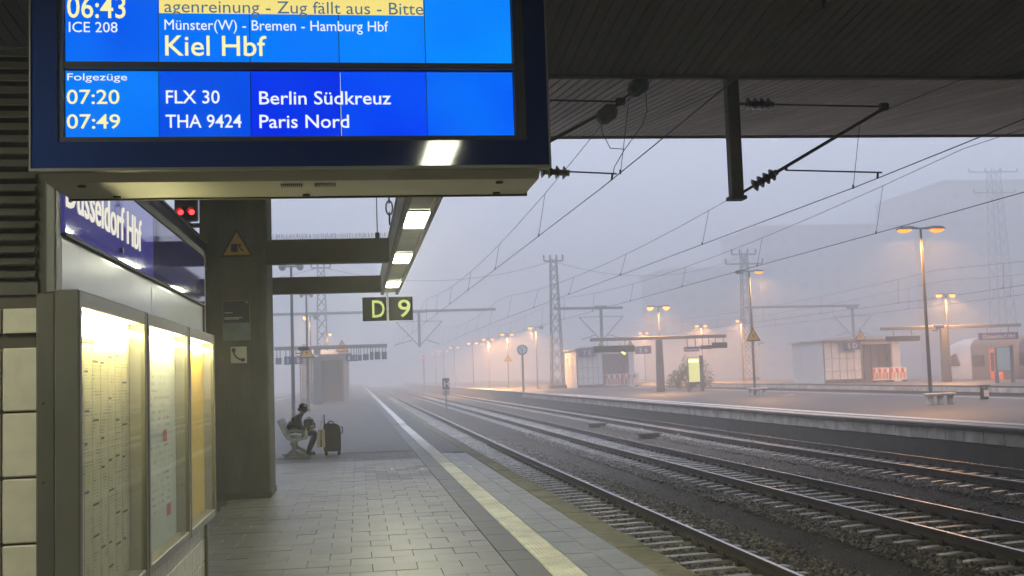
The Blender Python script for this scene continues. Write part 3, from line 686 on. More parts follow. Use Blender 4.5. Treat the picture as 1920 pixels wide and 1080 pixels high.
showcase('lit display case with cream timetable sheet, nearest on the kiosk',5.20,6.83,print_mat('timetable_sheet',(.78,.73,.50),(.1,.1,.1),60,6,(.016,.17),.7),0)
showcase('lit display case with white notices, middle of the three on kiosk',6.86,8.50,print_mat('notice_sheet',(.70,.72,.68),(.12,.12,.14),40,2,(.045,.5),.6),1)
showcase('lit display case with yellow departure poster, farthest on kiosk',8.53,9.98,print_mat('yellow_sheet',(.85,.55,.03),(.2,.14,.05),50,5,(.022,.2),.5),2)

# ================================================================== RED SIGNAL ABOVE THE LEFT GIRDER
t=thing('railway_signal','black signal head showing two red lights above the left girder','signal',(-3.54,25,0))
B().tube((0,.1,0),(0,.1,5.9),.07,10).build('post',M['mast'],t)
o=B().cbox(-.24,.24,-.1,.12,5.24,5.86,.03).build('head',M['black'],t)
for x in (-.11,.12):
    B().lathe([(.055,-.106),(.055,-.101)],(x,0,5.42),14,'y').build('lens',M['led_red'],o)
    B().prism([(.085*math.cos(a),.085*math.sin(a)) for a in [math.pi*i/8 for i in range(9)]]+[(.075*math.cos(a),.075*math.sin(a)) for a in [math.pi*i/8 for i in range(8,-1,-1)]],lambda u,v,q,x=x:(x+u,q,5.42+v),-.1,-.26).build('hood',M['black'],o)
B().path([(.26,.0,5.74),(.31,0,5.70),(.31,0,5.25),(.34,0,5.15)],.010,5).build('cable',M['iron'],o)
B().cbox(-.5,.5,.0,.2,5.12,5.20,.01).build('bracket',M['iron'],t)

# ================================================================== OVERHEAD LINE
def insul(b,p,q,n,r,m=0):
    p=Vector(p); q=Vector(q)
    b.tube(p,q,r*.45,8,m=m)
    for i in range(n):
        a=p.lerp(q,(i+.15)/n); c=p.lerp(q,(i+.55)/n); b.tube(a,c,r,12,r*.55,m=m); b.tube(p.lerp(q,(i+.05)/n),a,r*.6,12,r,m=m)
    return b
def bracket(name,label,px_,pw,y,ztop,zbot,mes,con,side,near=True,group=None):
    """drop post at px_ with one cantilever reaching the messenger point mes=(x,z) and the contact point con=(x,z)"""
    t=thing(name,label,'cantilever',(px_,y,zbot),group=group); l=(-px_,-y,-zbot)
    B().cbox(px_-pw,px_+pw,y-pw,y+pw,zbot,ztop,.012).build('drop_post',M['girder_dark'] if near else M['lattice'],t,l)
    return t,l
def arms(t,l,px_,pw,y,zbot,mes,con,s,near,arm_root=None):
    ir=.125; n=4
    a=(px_+s*pw,y,mes[1]+.06); b_=(mes[0],y,mes[1]+.0); f=.08 if near else .1
    A=Vector(a); Bv=Vector(b_); i0=A.lerp(Bv,.06); i1=A.lerp(Bv,.24)
    tt=B().tube(A,i0,.028,6).tube(i1,Bv,.019,6); tt.cbox(mes[0]-.09,mes[0]+.09,y-.05,y+.05,mes[1]-.07,mes[1]+.07,.02); tt.build('top_tube',M['iron'],t,l)
    insul(B(),i0,i1,n,ir).build('insulator',M['insul'],t,l)
    C=Vector((px_+s*pw,y,zbot+.08)); D=Vector((mes[0],y,mes[1]-.03)); i0=C.lerp(D,.08); i1=C.lerp(D,.24)
    B().tube(C,i0,.03,6).tube(i1,D,.032,8).build('diagonal_tube',M['iron'],t,l)
    insul(B(),i0,i1,n,ir).build('insulator',M['insul'],t,l)
    if arm_root is None: arm_root=(C.lerp(D,.33).x,C.lerp(D,.33).z)
    r=Vector((arm_root[0],y,arm_root[1]-.06)); e=Vector((con[0]+s*.10,y,con[1]+.12))
    B().tube((arm_root[0],y,arm_root[1]),r,.03,6).tube(r,e,.016,6).tube((con[0],y,con[1]),(con[0]+s*.02,y,con[1]+.13),.02,6).build('steady_arm',M['iron'],t,l)
# over the middle track, post in full view
t,l=bracket('overhead_line_bracket','square drop post with brown insulators holding the wires of the middle track',7.12,.115,20.55,7.5,4.9,None,None,1)
arms(t,l,7.12,.115,20.55,4.92,(10.15,6.64),(9.93,5.24),1,True,(8.12,5.48))
B().cbox(6.96,7.28,20.40,20.70,4.86,4.93,.012).build('end_cap',M['girder_dark'],t,l)
# over the near track, post hidden by the board
t,l=bracket('overhead_line_bracket','drop post beside the light girder holding the wires of the nearest track',1.80,.10,20.55,7.5,5.0,None,None,1)
arms(t,l,1.80,.10,20.55,5.02,(4.97,6.74),(4.74,5.26),1,True,(3.35,5.52))
insul(B(),(3.42,20.55,5.44),(3.95,20.55,5.40),4,.13).build('insulator',M['insul'],t,l)
for (x,z) in ((4.70,6.50),(5.32,7.02)):
    gw=B(); q=Vector((x,20.55,z)); dr=Vector((.55,0,.42)).normalized(); gw.tube(q-dr*.19,q-dr*.1,.10,10,.155).tube(q-dr*.1,q+dr*.1,.155,10,.165).tube(q+dr*.1,q+dr*.2,.165,10,.09); gw.build('insulating_cover',M['green_wrap'],t,l)
B().tube((4.97,20.55,6.74),(5.32,20.55,7.02),.02,6).build('strut',M['iron'],t,l)
B().path([(5.46,20.55,6.98),(5.47,20.55,6.55),(5.36,20.55,6.28),(5.0,20.55,5.82),(4.80,20.55,5.50),(4.76,20.55,5.30)],.008,5).path([(4.58,20.55,6.40),(4.60,20.55,6.15),(4.74,20.55,5.86),(5.0,20.55,5.84)],.008,5).build('jumper_wire',M['wire'],t,l)
def gzw(Y): return .0045*max(0,Y-25)
def line(label,pts_c,pts_m,near_y,drop_every,grp='overhead wires'):
    """contact wire, sagging messenger wire and droppers of one track; pts: (y,x,z) at supports"""
    t=thing('overhead_wire',label,'overhead wire',(pts_c[0][1],pts_c[0][0],0),group=grp); l=(-pts_c[0][1],-pts_c[0][0],0)
    def at(pts,y,sag):
        for (a,b_) in zip(pts[:-1],pts[1:]):
            if a[0]<=y<=b_[0]:
                k=(y-a[0])/(b_[0]-a[0]); return Vector((a[1]+(b_[1]-a[1])*k,y,a[2]+(b_[2]-a[2])*k-sag*4*k*(1-k)))
        return None
    y0,y1=pts_c[0][0],pts_c[-1][0]; n=46
    ys=[y0+(y1-y0)*(i/n)**1.6 for i in range(n+1)]
    B().path([at(pts_c,y,.0) for y in ys],.0095,5).build('contact_wire',M['wire'],t,l)
    B().path([at(pts_m,y,.75) for y in ys],.0075,5).build('messenger_wire',M['wire'],t,l)
    y=y0+4.2; k=0
    while y<min(y1,140):
        a=at(pts_c,y,0); b_=at(pts_m,y,.75)
        if b_.z-a.z>.15:
            d=B().tube(a,b_,.0065,4); d.tube(a-Vector((0,0,.02)),a+Vector((0,0,.06)),.02,5); d.build('dropper',M['wire'],t,l)
        y+=drop_every; k+=1
line('overhead wire pair above the track nearest the platform',[(-12,4.5,5.2),(20.55,4.74,5.26),(75,4.55,5.55),(136,4.4,5.9),(240,4.4,6.2)],[(-12,4.5,6.7),(20.55,4.97,6.74),(75,4.6,7.1),(136,4.6,8.1),(240,4.5,8.5)],0,9.2)
line('overhead wire pair above the middle track',[(-12,9.3,5.2),(20.55,9.93,5.24),(75,9.3,5.5),(136,9.6,5.9),(240,9.4,6.2)],[(-12,9.5,6.6),(20.55,10.15,6.64),(75,9.6,7.1),(136,10.0,8.1),(240,9.6,8.5)],0,9.8)
line('overhead wire pair above the track along the opposite platform',[(-12,14.1,5.2),(24,14.3,5.3),(80,14.0,5.6),(138,14.2,5.9),(240,14.1,6.2)],[(-12,14.1,6.8),(24,14.6,6.9),(80,14.1,7.2),(138,14.3,8.1),(240,14.1,8.5)],0,9.4)
line('first overhead wire pair beyond the opposite platform',[(15,31.6,5.3),(60,32.4,5.4),(136,32.0,5.9),(240,32,6.2)],[(15,31.8,7.0),(60,32.5,7.0),(136,32.1,8.0),(240,32,8.4)],0,11.5)
line('second overhead wire pair beyond the opposite platform',[(20,37.0,5.3),(70,37.6,5.5),(136,37.2,5.9),(240,37,6.2)],[(20,37.1,7.0),(70,37.7,7.1),(136,37.3,8.0),(240,37,8.4)],0,12.5)
# ================================================================== BENCH, PERSON, LUGGAGE
bn=thing('platform_bench','grey metal mesh bench facing the track behind the pillar','bench',(-1.62,27.75,0))
def seat():
    b=B(); s=.5
    # pan and back as flat-bar grids, joined by a curved corner
    prof=[(.46,.455),(.30,.432),(.12,.425),(.02,.46),(-.05,.56),(-.12,.70),(-.20,.88)]
    for (x0,z0),(x1,z1) in zip(prof[:-1],prof[1:]):
        n=max(1,int(math.hypot(x1-x0,z1-z0)/.08))
        for k in range(n):
            x=x0+(x1-x0)*k/n; z=z0+(z1-z0)*k/n; b.tube((x,-.25,z),(x,.25,z),.012,5)
    for j in range(7):
        y=-.25+.5*j/6; b.path([(x,y,z+.004) for x,z in prof],.012,5)
    for y in (-.255,.255): b.path([(x,y,z) for x,z in prof],.017,6)
    return b.mesh('seat',M['bench'])
sm2=seat()
for y in (-.84,-.28,.28,.84): inst('seat',sm2,bn,(0,y,0))
B().cbox(.08,.16,-1.2,1.2,.33,.40,.008).build('beam',M['bench'],bn)
for y in (-.78,.78):
    B().cbox(.09,.16,y-.04,y+.04,.12,.33,.008).prism([(-.12,0),(-.02,0),(.16,.16),(.12,.20),(.07,.2)],lambda u,v,q:(u,q,v),y-.035,y+.035).prism([(.30,0),(.50,0),(.50,.03),(.17,.2),(.09,.18)],lambda u,v,q:(u,q,v),y-.034,y+.034).cbox(-.22,.52,y-.045,y+.045,0,.022,.005).build('leg',M['bench'],bn)
for y in (-1.12,-.56,.0):
    B().path([(-.02,y,.50),(.0,y,.62),(.30,y,.62),(.34,y,.58),(.34,y,.46)],.012,6).build('armrest',M['galv'],bn)

def skin(name,verts,edges,rad,mats,assign,parent,loc=(0,0,0),levels=2):
    me=bpy.data.meshes.new(name+'_cage'); me.from_pydata(verts,edges,[]); o=bpy.data.objects.new(name+'_cage',me); COL.objects.link(o)
    md=o.modifiers.new('s','SKIN'); md.use_smooth_shade=True
    if not me.skin_vertices: pass
    sv=me.skin_vertices[0].data if me.skin_vertices else None
    for i,r in enumerate(rad):
        sv[i].radius=(r,r) if not isinstance(r,tuple) else r; sv[i].use_root=(i==0)
    sb=o.modifiers.new('u','SUBSURF'); sb.levels=levels; sb.render_levels=levels
    dg=bpy.context.evaluated_depsgraph_get(); dg.update()
    nm=bpy.data.meshes.new_from_object(o.evaluated_get(dg)); bpy.data.objects.remove(o); bpy.data.meshes.remove(me)
    nm.materials.clear()
    for m in mats: nm.materials.append(m)
    for p in nm.polygons: p.use_smooth=True; p.material_index=assign(p.center)
    nm.name=name; return inst(name,nm,parent,loc)
pe=thing('person','person in black cap and dark jacket sitting bent over a phone on the bench','person',(-1.53,28.03,0))
V=[];Ed=[];Rd=[]
def vx(p,r,par=None):
    V.append(p); Rd.append(r)
    if par is not None: Ed.append((par,len(V)-1))
    return len(V)-1
pel=vx((-.01,0,.56),(.185,.15)); ab=vx((-.03,0,.67),.165,pel); che=vx((.03,0,.80),(.20,.165),ab); st=vx((.095,0,.90),(.15,.115),che); nk=vx((.165,0,.965),.052,st); hb=vx((.205,0,1.02),.062,nk); hd=vx((.235,0,1.095),.088,hb); ht=vx((.225,0,1.165),.066,hd)
nose=vx((.325,0,1.055),.013,hd)
for s in (-1,1):
    sh=vx((.08,.19*s,.865),.092,st); el=vx((.15,.26*s,.635),.075,sh); wr=vx((.385,.115*s,.655),.038,el); hnd=vx((.445,.075*s,.672),.034,wr)
    for k,(dx,dz,ln) in enumerate(((.05,.03,.045),(.058,.014,.05),(.058,-.004,.047),(.05,-.02,.038))):
        f1=vx((.445+dx,.055*s,.672+dz),.0095,hnd); vx((.445+dx+.012,(.055-.03)*s,.672+dz+.004),.0085,f1)
    th=vx((.45,.05*s,.71),.0105,hnd); vx((.475,.03*s,.725),.009,th)
    hp=vx((.05,.10*s,.54),.115,pel); kn=vx((.51,.125*s,.525),.088,hp); cf=vx((.43,.13*s,.32),.078,kn); an=vx((.335,.13*s,.095),.058,cf); he=vx((.315,.12*s,.05),.045,an); vx((.50,.13*s,.038),.034,he)
    ea=vx((.215,.092*s,1.09),.014,hd)
def assign(c):
    if c.z>.975: return 1
    if c.x>.395 and .60<c.z<.80 and abs(c.y)<.16: return 1
    if c.z<.085: return 3
    if c.z<.575 and (c.x>.06 or c.z<.50): return 2
    return 0
skin('body',V,Ed,Rd,[M['jacket'],M['skin'],M['jeans'],M['shoe']],assign,pe)
cp=B().lathe([(.100,1.12),(.103,1.145),(.098,1.18),(.075,1.222),(.035,1.240),(.004,1.243)],(.225,0,0),18)
cp.prism([(.26,-.085),(.34,-.072),(.395,-.03),(.395,.03),(.34,.072),(.26,.085)],lambda u,v,q:(u,v,q-(u-.26)*.38),1.118,1.130)
cp.build('cap',M['capcloth'],pe)
B().lathe([(.093,1.055),(.099,1.09),(.098,1.125)],(.195,0,0),16).build('hair',mat('hair_grey',(.10,.085,.075),.8),pe)
ph=thing('phone','dark phone held in both hands of the seated person','phone',(-1.53+.50,28.03,.665))
B().cbox(-.012,.0,-.037,.037,-.04,.10,.003).build('case',M['black'],ph); B().box(-.0145,-.0125,-.033,.033,-.03,.092).build('screen',M['dkglass'],ph)
bk=thing('backpack','grey backpack resting on the lap of the seated person','bag',(-1.53+.30,28.22,.60))
B().cbox(-.08,.16,-.08,.10,0,.26,.035).build('body',M['greycloth'],bk); B().cbox(.165,.20,-.05,.07,.03,.16,.015).build('pocket',M['greycloth'],bk); B().path([(.0,0,.255),(.02,0,.30),(.07,0,.30),(.09,0,.255)],.008,5).build('handle',M['black'],bk)
sc=thing('suitcase','tall black wheeled suitcase standing in front of the bench','suitcase',(-.62,27.72,0))
b=B(); b.prism([(-.19,.09),(.19,.09),(.20,.12),(.20,.60),(.17,.68),(.10,.735),(-.12,.755),(-.19,.72),(-.20,.6),(-.20,.12)],lambda u,v,q:(u,q,v),-.13,.13); b.build('body',M['suitcase'],sc)
B().prism([(-.13,.15),(.13,.15),(.13,.44),(-.13,.44)],lambda u,v,q:(u,q,v),-.165,-.131).build('front_pocket',M['suitcase'],sc)
B().tube((-.175,.06,.73),(-.185,.06,.935),.010,6).tube((-.175,-.06,.73),(-.185,-.06,.935),.010,6).tube((-.186,-.075,.935),(-.186,.075,.935),.017,6).build('pull_handle',M['black'],sc)
B().path([(-.10,0,.75),(-.07,0,.80),(.02,0,.79),(.04,0,.74)],.015,6).build('grab_handle',M['black'],sc)
B().path([(.20,0,.50),(.235,0,.52),(.245,0,.64),(.20,0,.66)],.014,6).build('side_handle',M['black'],sc)
for x in (-.15,.15):
    for y in (-.09,.09):
        o=B().lathe([(.035,-.016),(.04,-.01),(.04,.01),(.035,.016)],(x,y,.04),12,'y').build('wheel',M['black'],sc); B().cbox(x-.022,x+.022,y-.025,y+.025,.045,.092,.006).build('fork',M['iron'],o)
tb_=thing('tote_bag','cream cloth bag with a brown stripe hanging against the suitcase','bag',(-.885,27.62,.20))
B().prism([(-.10,0),(.10,0),(.09,.42),(-.06,.42)],lambda u,v,q:(u,q,v),-.06,.06).build('body',M['cream'],tb_)
B().prism([(-.012,.004),(.022,.004),(.022,.40),(-.004,.40)],lambda u,v,q:(u,q,v),-.064,-.061).build('stripe',mat('brown_stripe',(.25,.12,.04),.8),tb_)
B().path([(-.03,0,.40),(.0,0,.55),(.05,.02,.66),(.075,.0,.70)],.008,5).path([(.06,0,.40),(.075,0,.60),(.08,0,.70)],.008,5).build('handle',M['cream'],tb_)
bo=thing('bottle','small cream plastic bottle standing on the bench seat','bottle',(-1.21,27.2,.462))
B().lathe([(.028,0),(.034,.01),(.034,.13),(.028,.155),(.014,.175),(.014,.195)],n=14).build('body',M['bottle'],bo); B().lathe([(.017,.195),(.017,.215)],n=12).build('cap',M['white'],bo)
pb=thing('plastic_bag','crumpled pale plastic bag lying on the bench seat','bag',(-1.46,27.3,.44))
b=B(); n,mm=12,7; vs=[]
for j in range(mm):
    f=math.pi*j/(mm-1)
    for i in range(n):
        a=2*math.pi*i/n; r=.12*math.sin(f)*random.uniform(.75,1.2)+.004; vs.append((r*1.25*math.cos(a),r*math.sin(a),.065-.065*math.cos(f)*random.uniform(.85,1.1)))
b.add(vs,[(j*n+i,j*n+(i+1)%n,(j+1)*n+(i+1)%n,(j+1)*n+i) for j in range(mm-1) for i in range(n)]); b.build('body',M['plastic'],pb)

# ================================================================== LAMPS, MASTS, CAMERAS
def sodium(parent,loc,e,col=(1.,.47,.13)):
    l=bpy.data.lights.new('sodium','SPOT'); l.energy=e; l.color=col; l.shadow_soft_size=.12; l.spot_size=math.radians(172); l.spot_blend=.6
    o=bpy.data.objects.new('sodium_light',l); COL.objects.link(o); o.parent=parent; o.location=loc
def lamp(label,x,y,h,lit=(1,1),arm=.95,power=2200,r=.085,group='platform lamp posts',detail=True):
    t=thing('lamp_post',label,'lamp post',(x,y,gz(y)),group=group)
    B().tube((0,0,0),(0,0,h),r,12,r*.55).build('mast',M['mast'],t)
    B().cbox(-.22,.22,-.05,.05,h-.02,h+.05,.01).build('crosshead',M['galv'],t)
    for s,on in zip((-1,1),lit):
        o=B().prism([(.18*s,.0),(arm*.55*s,-.02),(arm*s,-.03),(arm*1.03*s,.02),(arm*.9*s,.09),(arm*.55*s,.11),(.18*s,.055)][::s],lambda u,v,q:(u,q,v+h),-.14,.14).build('lamp_head',M['galv'],t)
        dp=.11 if y<85 else .24
        B().prism([(arm*.45*s,-.03),(arm*.99*s,-.04),(arm*.95*s,-.04-dp*.6),(arm*.82*s,-.04-dp),(arm*.62*s,-.04-dp),(arm*.48*s,-.03-dp*.6)][::s],lambda u,v,q:(u,q,v+h),-.12,.12).build('lens',(M['lamp_far'] if y>85 else M['lamp_on']) if on else M['lens_off'],o)
        if on and y<175: sodium(t,(arm*.77*s,0,h-.36),power)
    return t
def cctv(label,x,y,z,s=1,dark=False,size=1.0):
    t=thing('security_camera',label,'camera',(x,y,z)); k=size
    B().tube((-.22*s*k,0,-.12*k),(-.02*s*k,0,-.12*k),.02*k,6).tube((-.02*s*k,0,-.12*k),(.02*s*k,0,-.02*k),.022*k,6).build('bracket',M['galv'] if not dark else M['iron'],t)
    B().cbox(-.12*k,.26*k,-.075*k,.075*k,-.02*k,.12*k,.02*k).build('housing',M['white'] if not dark else M['iron'],t)
    xx=.26*k if s>0 else -.12*k
    B().box(xx-.005,xx+.012,-.06*k,.06*k,-.005*k,.10*k).build('lens_window',M['black'],t)
    return t
lamp('tall twin lamp post with both heads glowing orange at the right',23.84,45.6,7.42,(1,1),1.02,1300)
cctv('white security camera on the tall lamp post at the right',24.28,45.55,3.22,1)
lamp('twin lamp post with only its right head lit, beside yellow triangle',25.2,71,7.95,(0,1),.9)
cctv('white security camera on the lamp post with one head lit',25.62,70.95,3.4,1)
triangle_sign('warning_sign','yellow warning triangle on the lamp post with one head lit',(25.22,70.88,3.55),1.0)
lamp('twin lamp post with glowing heads standing on the sign gantry',24.72,92,7.0,(1,1),.95)
FAR='glowing twin lamp posts fading away along the opposite platform'
lamp('lamp post with only its left head lit, just left of the lattice mast',21.5,137,7.45,(1,0),.95,8500,group=FAR)
for x,y,h,lb in ((19.95,152,7.3,'twin lamp post with yellow triangle left of the round clock'),(19.2,168,7.2,'twin lamp post in fog, second left of the round clock'),(18.6,185,7.2,'twin lamp post in fog, third left of the round clock'),(17.2,204,7.1,'twin lamp post in fog, fourth left of the round clock'),(16.9,226,7.0,'faintest twin lamp post in the fog left of the clock'),(17.0,250,7.0,'twin lamp post almost lost in fog beyond the others')):
    lamp(lb,x,y,h,(1,1),.9,8500,group=FAR)
triangle_sign('warning_sign','faint yellow triangle on the foggy lamp post near the clock',(19.95,151.85,4.0),1.1)
FR='lamp posts on the third platform'
lamp('twin lamp post with orange heads above the white train front',50.0,92,7.45,(1,1),.85,3800,group=FR)
lamp('single glowing lamp post beside the far lattice mast',45.2,131,7.4,(1,0),.6,8500,group=FR)
lamp('paired orange lamps in fog right of the sign gantry',44.9,146,7.5,(1,1),.8,8500,group=FR)
lamp('paired faint lamps in fog above the sign gantry beam',41.2,162,7.3,(1,1),.7,8500,group=FR)
lamp('paired faint lamps in fog above the striped barrier booth',42.0,190,7.2,(1,1),.8,8500,group=FR)
FL='lamp posts on our platform'
lamp('grey lamp post rising behind the seated person',-2.62,48,6.55,(0,0),.5,group=FL)
cctv('black security camera on the lamp post behind the seated person',-2.25,47.95,3.12,1,True,1.1)
lamp('slim lamp post with yellow triangle behind the seated person',-2.95,70,7.0,(0,0),.4,group=FL,r=.1)
triangle_sign('warning_sign','orange yellow triangle on the slim post left of the grey shelter',(-2.97,69.86,3.3),.95)
cctv('white security camera on the slim post near the grey shelter',-2.55,69.95,3.35,1)
lamp('foggy lamp post at the far left with one orange lamp',-3.8,97,7.2,(1,0),.6,1200,group=FL)
lamp('foggy lamp post by the left lattice mast with one orange lamp',-3.3,128,7.0,(0,1),.55,1200,group=FL)
lamp('very faint lamp post beyond the left lattice mast',-6.4,150,6.5,(0,1),.5,1200,group=FL)

def lattice(label,x,y,h,w0,w1,arms_,rz=0,detail=13):
    t=thing('lattice_mast',label,'mast',(x,y,gz(y)-.05),rz)
    def c(z): return w0+(w1-w0)*z/h
    for sx in (-1,1):
        for sy in (-1,1): B().tube((sx*w0,sy*w0,0),(sx*w1,sy*w1,h),.075,4,.055).build('leg',M['lattice'],t)
    b=B(); zs=[0]; k=0
    while zs[-1]<h-.4: zs.append(min(h,zs[-1]+2.2*c(zs[-1])+.15))
    for a,d in zip(zs[:-1],zs[1:]):
        wa,wd=c(a),c(d)
        for (p,q) in (((-1,-1),(1,-1)),((1,-1),(1,1)),((1,1),(-1,1)),((-1,1),(-1,-1))):
            b.tube((p[0]*wa,p[1]*wa,a),(q[0]*wd,q[1]*wd,d),.038,4); b.tube((q[0]*wa,q[1]*wa,a),(p[0]*wd,p[1]*wd,d),.038,4)
    tag(b.build('bracing',M['lattice'],t),kind='stuff')
    B().cbox(-w0-.25,w0+.25,-w0-.25,w0+.25,0,.45,.04).build('footing',M['conc_dark'],t)
    for z,l,n in arms_:
        o=B().cbox(-l,l,-.12,.12,z-.09,z+.09,.02).build('crossarm',M['lattice'],t)
        for i in range(n):
            xx=-l+2*l*i/(n-1); insul(B(),(xx,0,z+.09),(xx,0,z+.75),3,.16).build('insulator',M['insul'],o)
    return t
lattice('dark lattice mast standing between the clock and the booth',23.6,135,15.6,.72,.36,((15.3,1.15,4),))
lattice('hazy lattice mast behind the lamp post with one head lit',52.6,150,17.6,.8,.38,((17.2,1.7,4),(15.9,2.6,3)))
lattice('lattice mast above the grey shelter at the left',-3.95,135,15.2,.72,.36,((15.0,1.1,4),))
lattice('tall ghostly pylon in fog at the right edge',127,212,40,2.0,.9,((39.2,5.2,4),(35,4.4,4)))
# cross spans between the masts
def span(label,a,b_,sag,r=.028):
    t=thing('span_wire',label,'wire',a); n=16; a=Vector(a); b_=Vector(b_)
    B().path([a.lerp(b_,i/n)-Vector((0,0,sag*4*(i/n)*(1-i/n)))-a for i in range(n+1)],r,4).build('cable',M['lattice'],t)
span('cable sagging between the left and middle lattice masts',(-3.9,135,15.4),(23.5,135,15.6),2.0)
span('cable sagging between the middle and the hazy right mast',(23.7,135,15.5),(52.5,150,17.3),2.2)
span('cable running left from the left lattice mast',(-30,135,15),(-3.95,135,15.4),1.8)
def crossbeam(label,a,b_):
    t=thing('cross_beam',label,'beam',a); a=Vector(a); d=Vector(b_)-a
    B().tube((0,0,0),d,.16,8).build('beam',M['lattice'],t); return t
crossbeam('thin steel beam spanning left and right of the left lattice mast',(-16,135.6,10.0),(16.5,135.6,10.0))
crossbeam('short steel beam reaching right from the dark middle mast',(23.6,135.6,9.9),(32.0,135.6,9.8))
crossbeam('hazy steel beam right of the hazy lattice mast',(52.6,150.6,10.3),(69,150.6,10.2))
for px_,y,lb,ms,cs in ((7.35,135.6,'hanging post with V shaped arms right of the D 9 sign',(4.65,10.1),(4.4,9.7)),(29.3,135.6,'hanging post with V shaped arms above the booth',(26.6,32.0),(26.8,31.8)),(68,150.6,'faint hanging post with V shaped arms in fog above third platform',(65.3,70.7),(65.5,70.4))):
    t=thing('overhead_line_bracket',lb,'cantilever',(px_,y,5.75)); l=(-px_,-y,-5.75)
    B().cbox(px_-.16,px_+.16,y-.16,y+.16,5.75,9.9,.03).build('drop_post',M['lattice'],t,l)
    B().cbox(px_-.75,px_+.75,y-.2,y+.2,9.78,10.1,.04).build('head',M['lattice'],t,l)
    for s,m_,c_ in zip((-1,1),ms,cs):
        B().tube((px_,y,5.85),(m_,y,8.75),.055,6).tube((px_,y,8.8),(m_,y,8.75),.04,6).build('cantilever_tube',M['lattice'],t,l)
        B().tube((px_+s*.8,y,6.6),(c_,y,6.05),.05,5).build('steady_arm',M['lattice'],t,l)
t=thing('stop_board','small H stop board on a thin post between the tracks','sign',(7.0,92,-1.02))
B().tube((0,0,0),(0,0,2.2),.06,8).build('post',M['mast'],t); o=B().cbox(-.28,.28,-.03,.03,2.0,2.9,.01).build('board',M['black'],t)
text('letter','H',.50,o,(-.20,-.036,2.2),FRONT,M['letter_white'],width=.40,bold=.01); B().cbox(-.26,.26,-.03,.03,1.52,1.9,.01).build('lower_board',M['greypanel'],t)
t=thing('distant_signal','tiny red signal light glowing far off in the fog','signal',(10.9,190,-.4))
B().tube((0,0,0),(0,0,6.4),.09,6).build('post',M['mast'],t); B().cbox(-.2,.2,-.1,.1,5.7,6.3,.03).build('head',M['black'],t); B().lathe([(.15,-.13),(.15,-.11)],(0,0,6.0),12,'y').build('lens',emit('far_red',(1,.03,.06),12),t)

# ================================================================== GANTRIES WITH SIGNS
def gantry(label,x0,x1,xp,y,zb,post_w=.26,z0=None):
    z0=gz(y) if z0 is None else z0
    t=thing('sign_gantry',label,'gantry',(xp,y,z0)); l=(-xp,-y,-z0)
    B().cbox(x0,x1,y-.12,y+.12,zb,zb+.28,.03).build('beam',M['mast'],t,l)
    B().add([(xp-post_w*1.3,y-.2,z0),(xp+post_w*1.3,y-.2,z0),(xp+post_w*1.3,y+.2,z0),(xp-post_w*1.3,y+.2,z0),(xp-post_w,y-.16,zb),(xp+post_w,y-.16,zb),(xp+post_w,y+.16,zb),(xp-post_w,y+.16,zb)],[(0,1,5,4),(1,2,6,5),(2,3,7,6),(3,0,4,7),(4,5,6,7)]).build('post',M['mast'],t,l)
    return t
def hang(label,cat,name,x0,x1,y,z0,z1,zb,txt=None,m=None,th=None,tx=None):
    t=thing(name,label,cat,((x0+x1)/2,y,z0)); w=(x1-x0)/2; H=z1-z0
    for s in (-.55,.55): B().tube((s*w,0,H-.02),(s*w,0,zb-z0+.04),.035,5).build('hanger',M['mast'],t)
    o=B().cbox(-w,w,-.12,.12,0,H,.02).build('panel',m or M['black'],t)
    if txt: text('lettering',txt,th or H*.62,o,(0 if tx is None else tx,-.125,H*.19),FRONT,M['letter_white'],align='CENTER',bold=.006)
    return t
gantry('wide sign gantry on the opposite platform carrying dark boards',18.9,30.4,24.65,92,4.48,.24)
dkb=mat('far_sign_blue',(.03,.035,.12),.4,var=.05); dkg=mat('dark_board',(.035,.045,.04),.4,var=.05)
hang('long dark departure board at the left end of the opposite gantry','departure board','hanging_board',19.1,22.55,91.9,3.55,4.08,4.48,m=dkg)
hang('blue and white station name board hanging at right of the opposite gantry','sign','hanging_sign',26.75,28.0,91.9,3.42,3.80,4.48,'Düsseldorf',dkb,.2)
hang('shorter dark board right of the name board on the opposite gantry','departure board','hanging_board',28.08,29.1,91.9,3.58,3.88,4.48,m=dkg)
hang('dark boxed board at the right end of the opposite gantry','departure board','hanging_board',29.14,30.4,91.9,3.62,4.10,4.48,m=dkg)
gantry('sign gantry on our platform in front of the grey shelter',-6.3,2.35,-3.05,90,4.42,.26)
for x0,x1,z0,z1,lb,tx in ((-6.2,-5.75,3.35,3.85,'small dark sign at the far left of our gantry',None),(-5.55,-4.98,3.30,3.92,'dark sign with number 1 left of the slim post','1'),(-4.80,-4.15,3.32,3.90,'dark sign with letter E left of the grey shelter','E'),
   (-.85,-.32,3.42,3.92,'dark sign with letter E right of the grey shelter','E'),(-.30,.05,3.42,3.92,'narrow dark sign next to the letter E on our gantry','1'),(.09,.36,3.44,3.90,'first small dark box hanging from our gantry',None),
   (.46,.90,3.46,3.94,'second small dark box hanging from our gantry',None),(1.0,1.27,3.48,4.10,'narrow tall dark box hanging from our gantry',None),(1.36,1.80,3.50,4.10,'third square dark box hanging from our gantry',None),(1.90,2.30,3.50,4.08,'last dark box at the right end of our gantry',None)):
    hang(lb,'sign','hanging_sign',x0,x1,89.9,z0,z1,4.42,tx,dkb if tx else dkg)
gantry('sign gantry on the third platform beside the white train front',44.2,57.0,49.9,92.5,4.72,.3)
hang('dark rounded board left on the third platform gantry','departure board','hanging_board',44.6,47.6,92.4,3.75,4.2,4.72,m=dkg)
hang('station name board hanging over the pale poster stand on third platform','sign','hanging_sign',53.0,56.6,92.4,3.65,4.25,4.72,'Düsseldorf Hbf',dkb,.34)

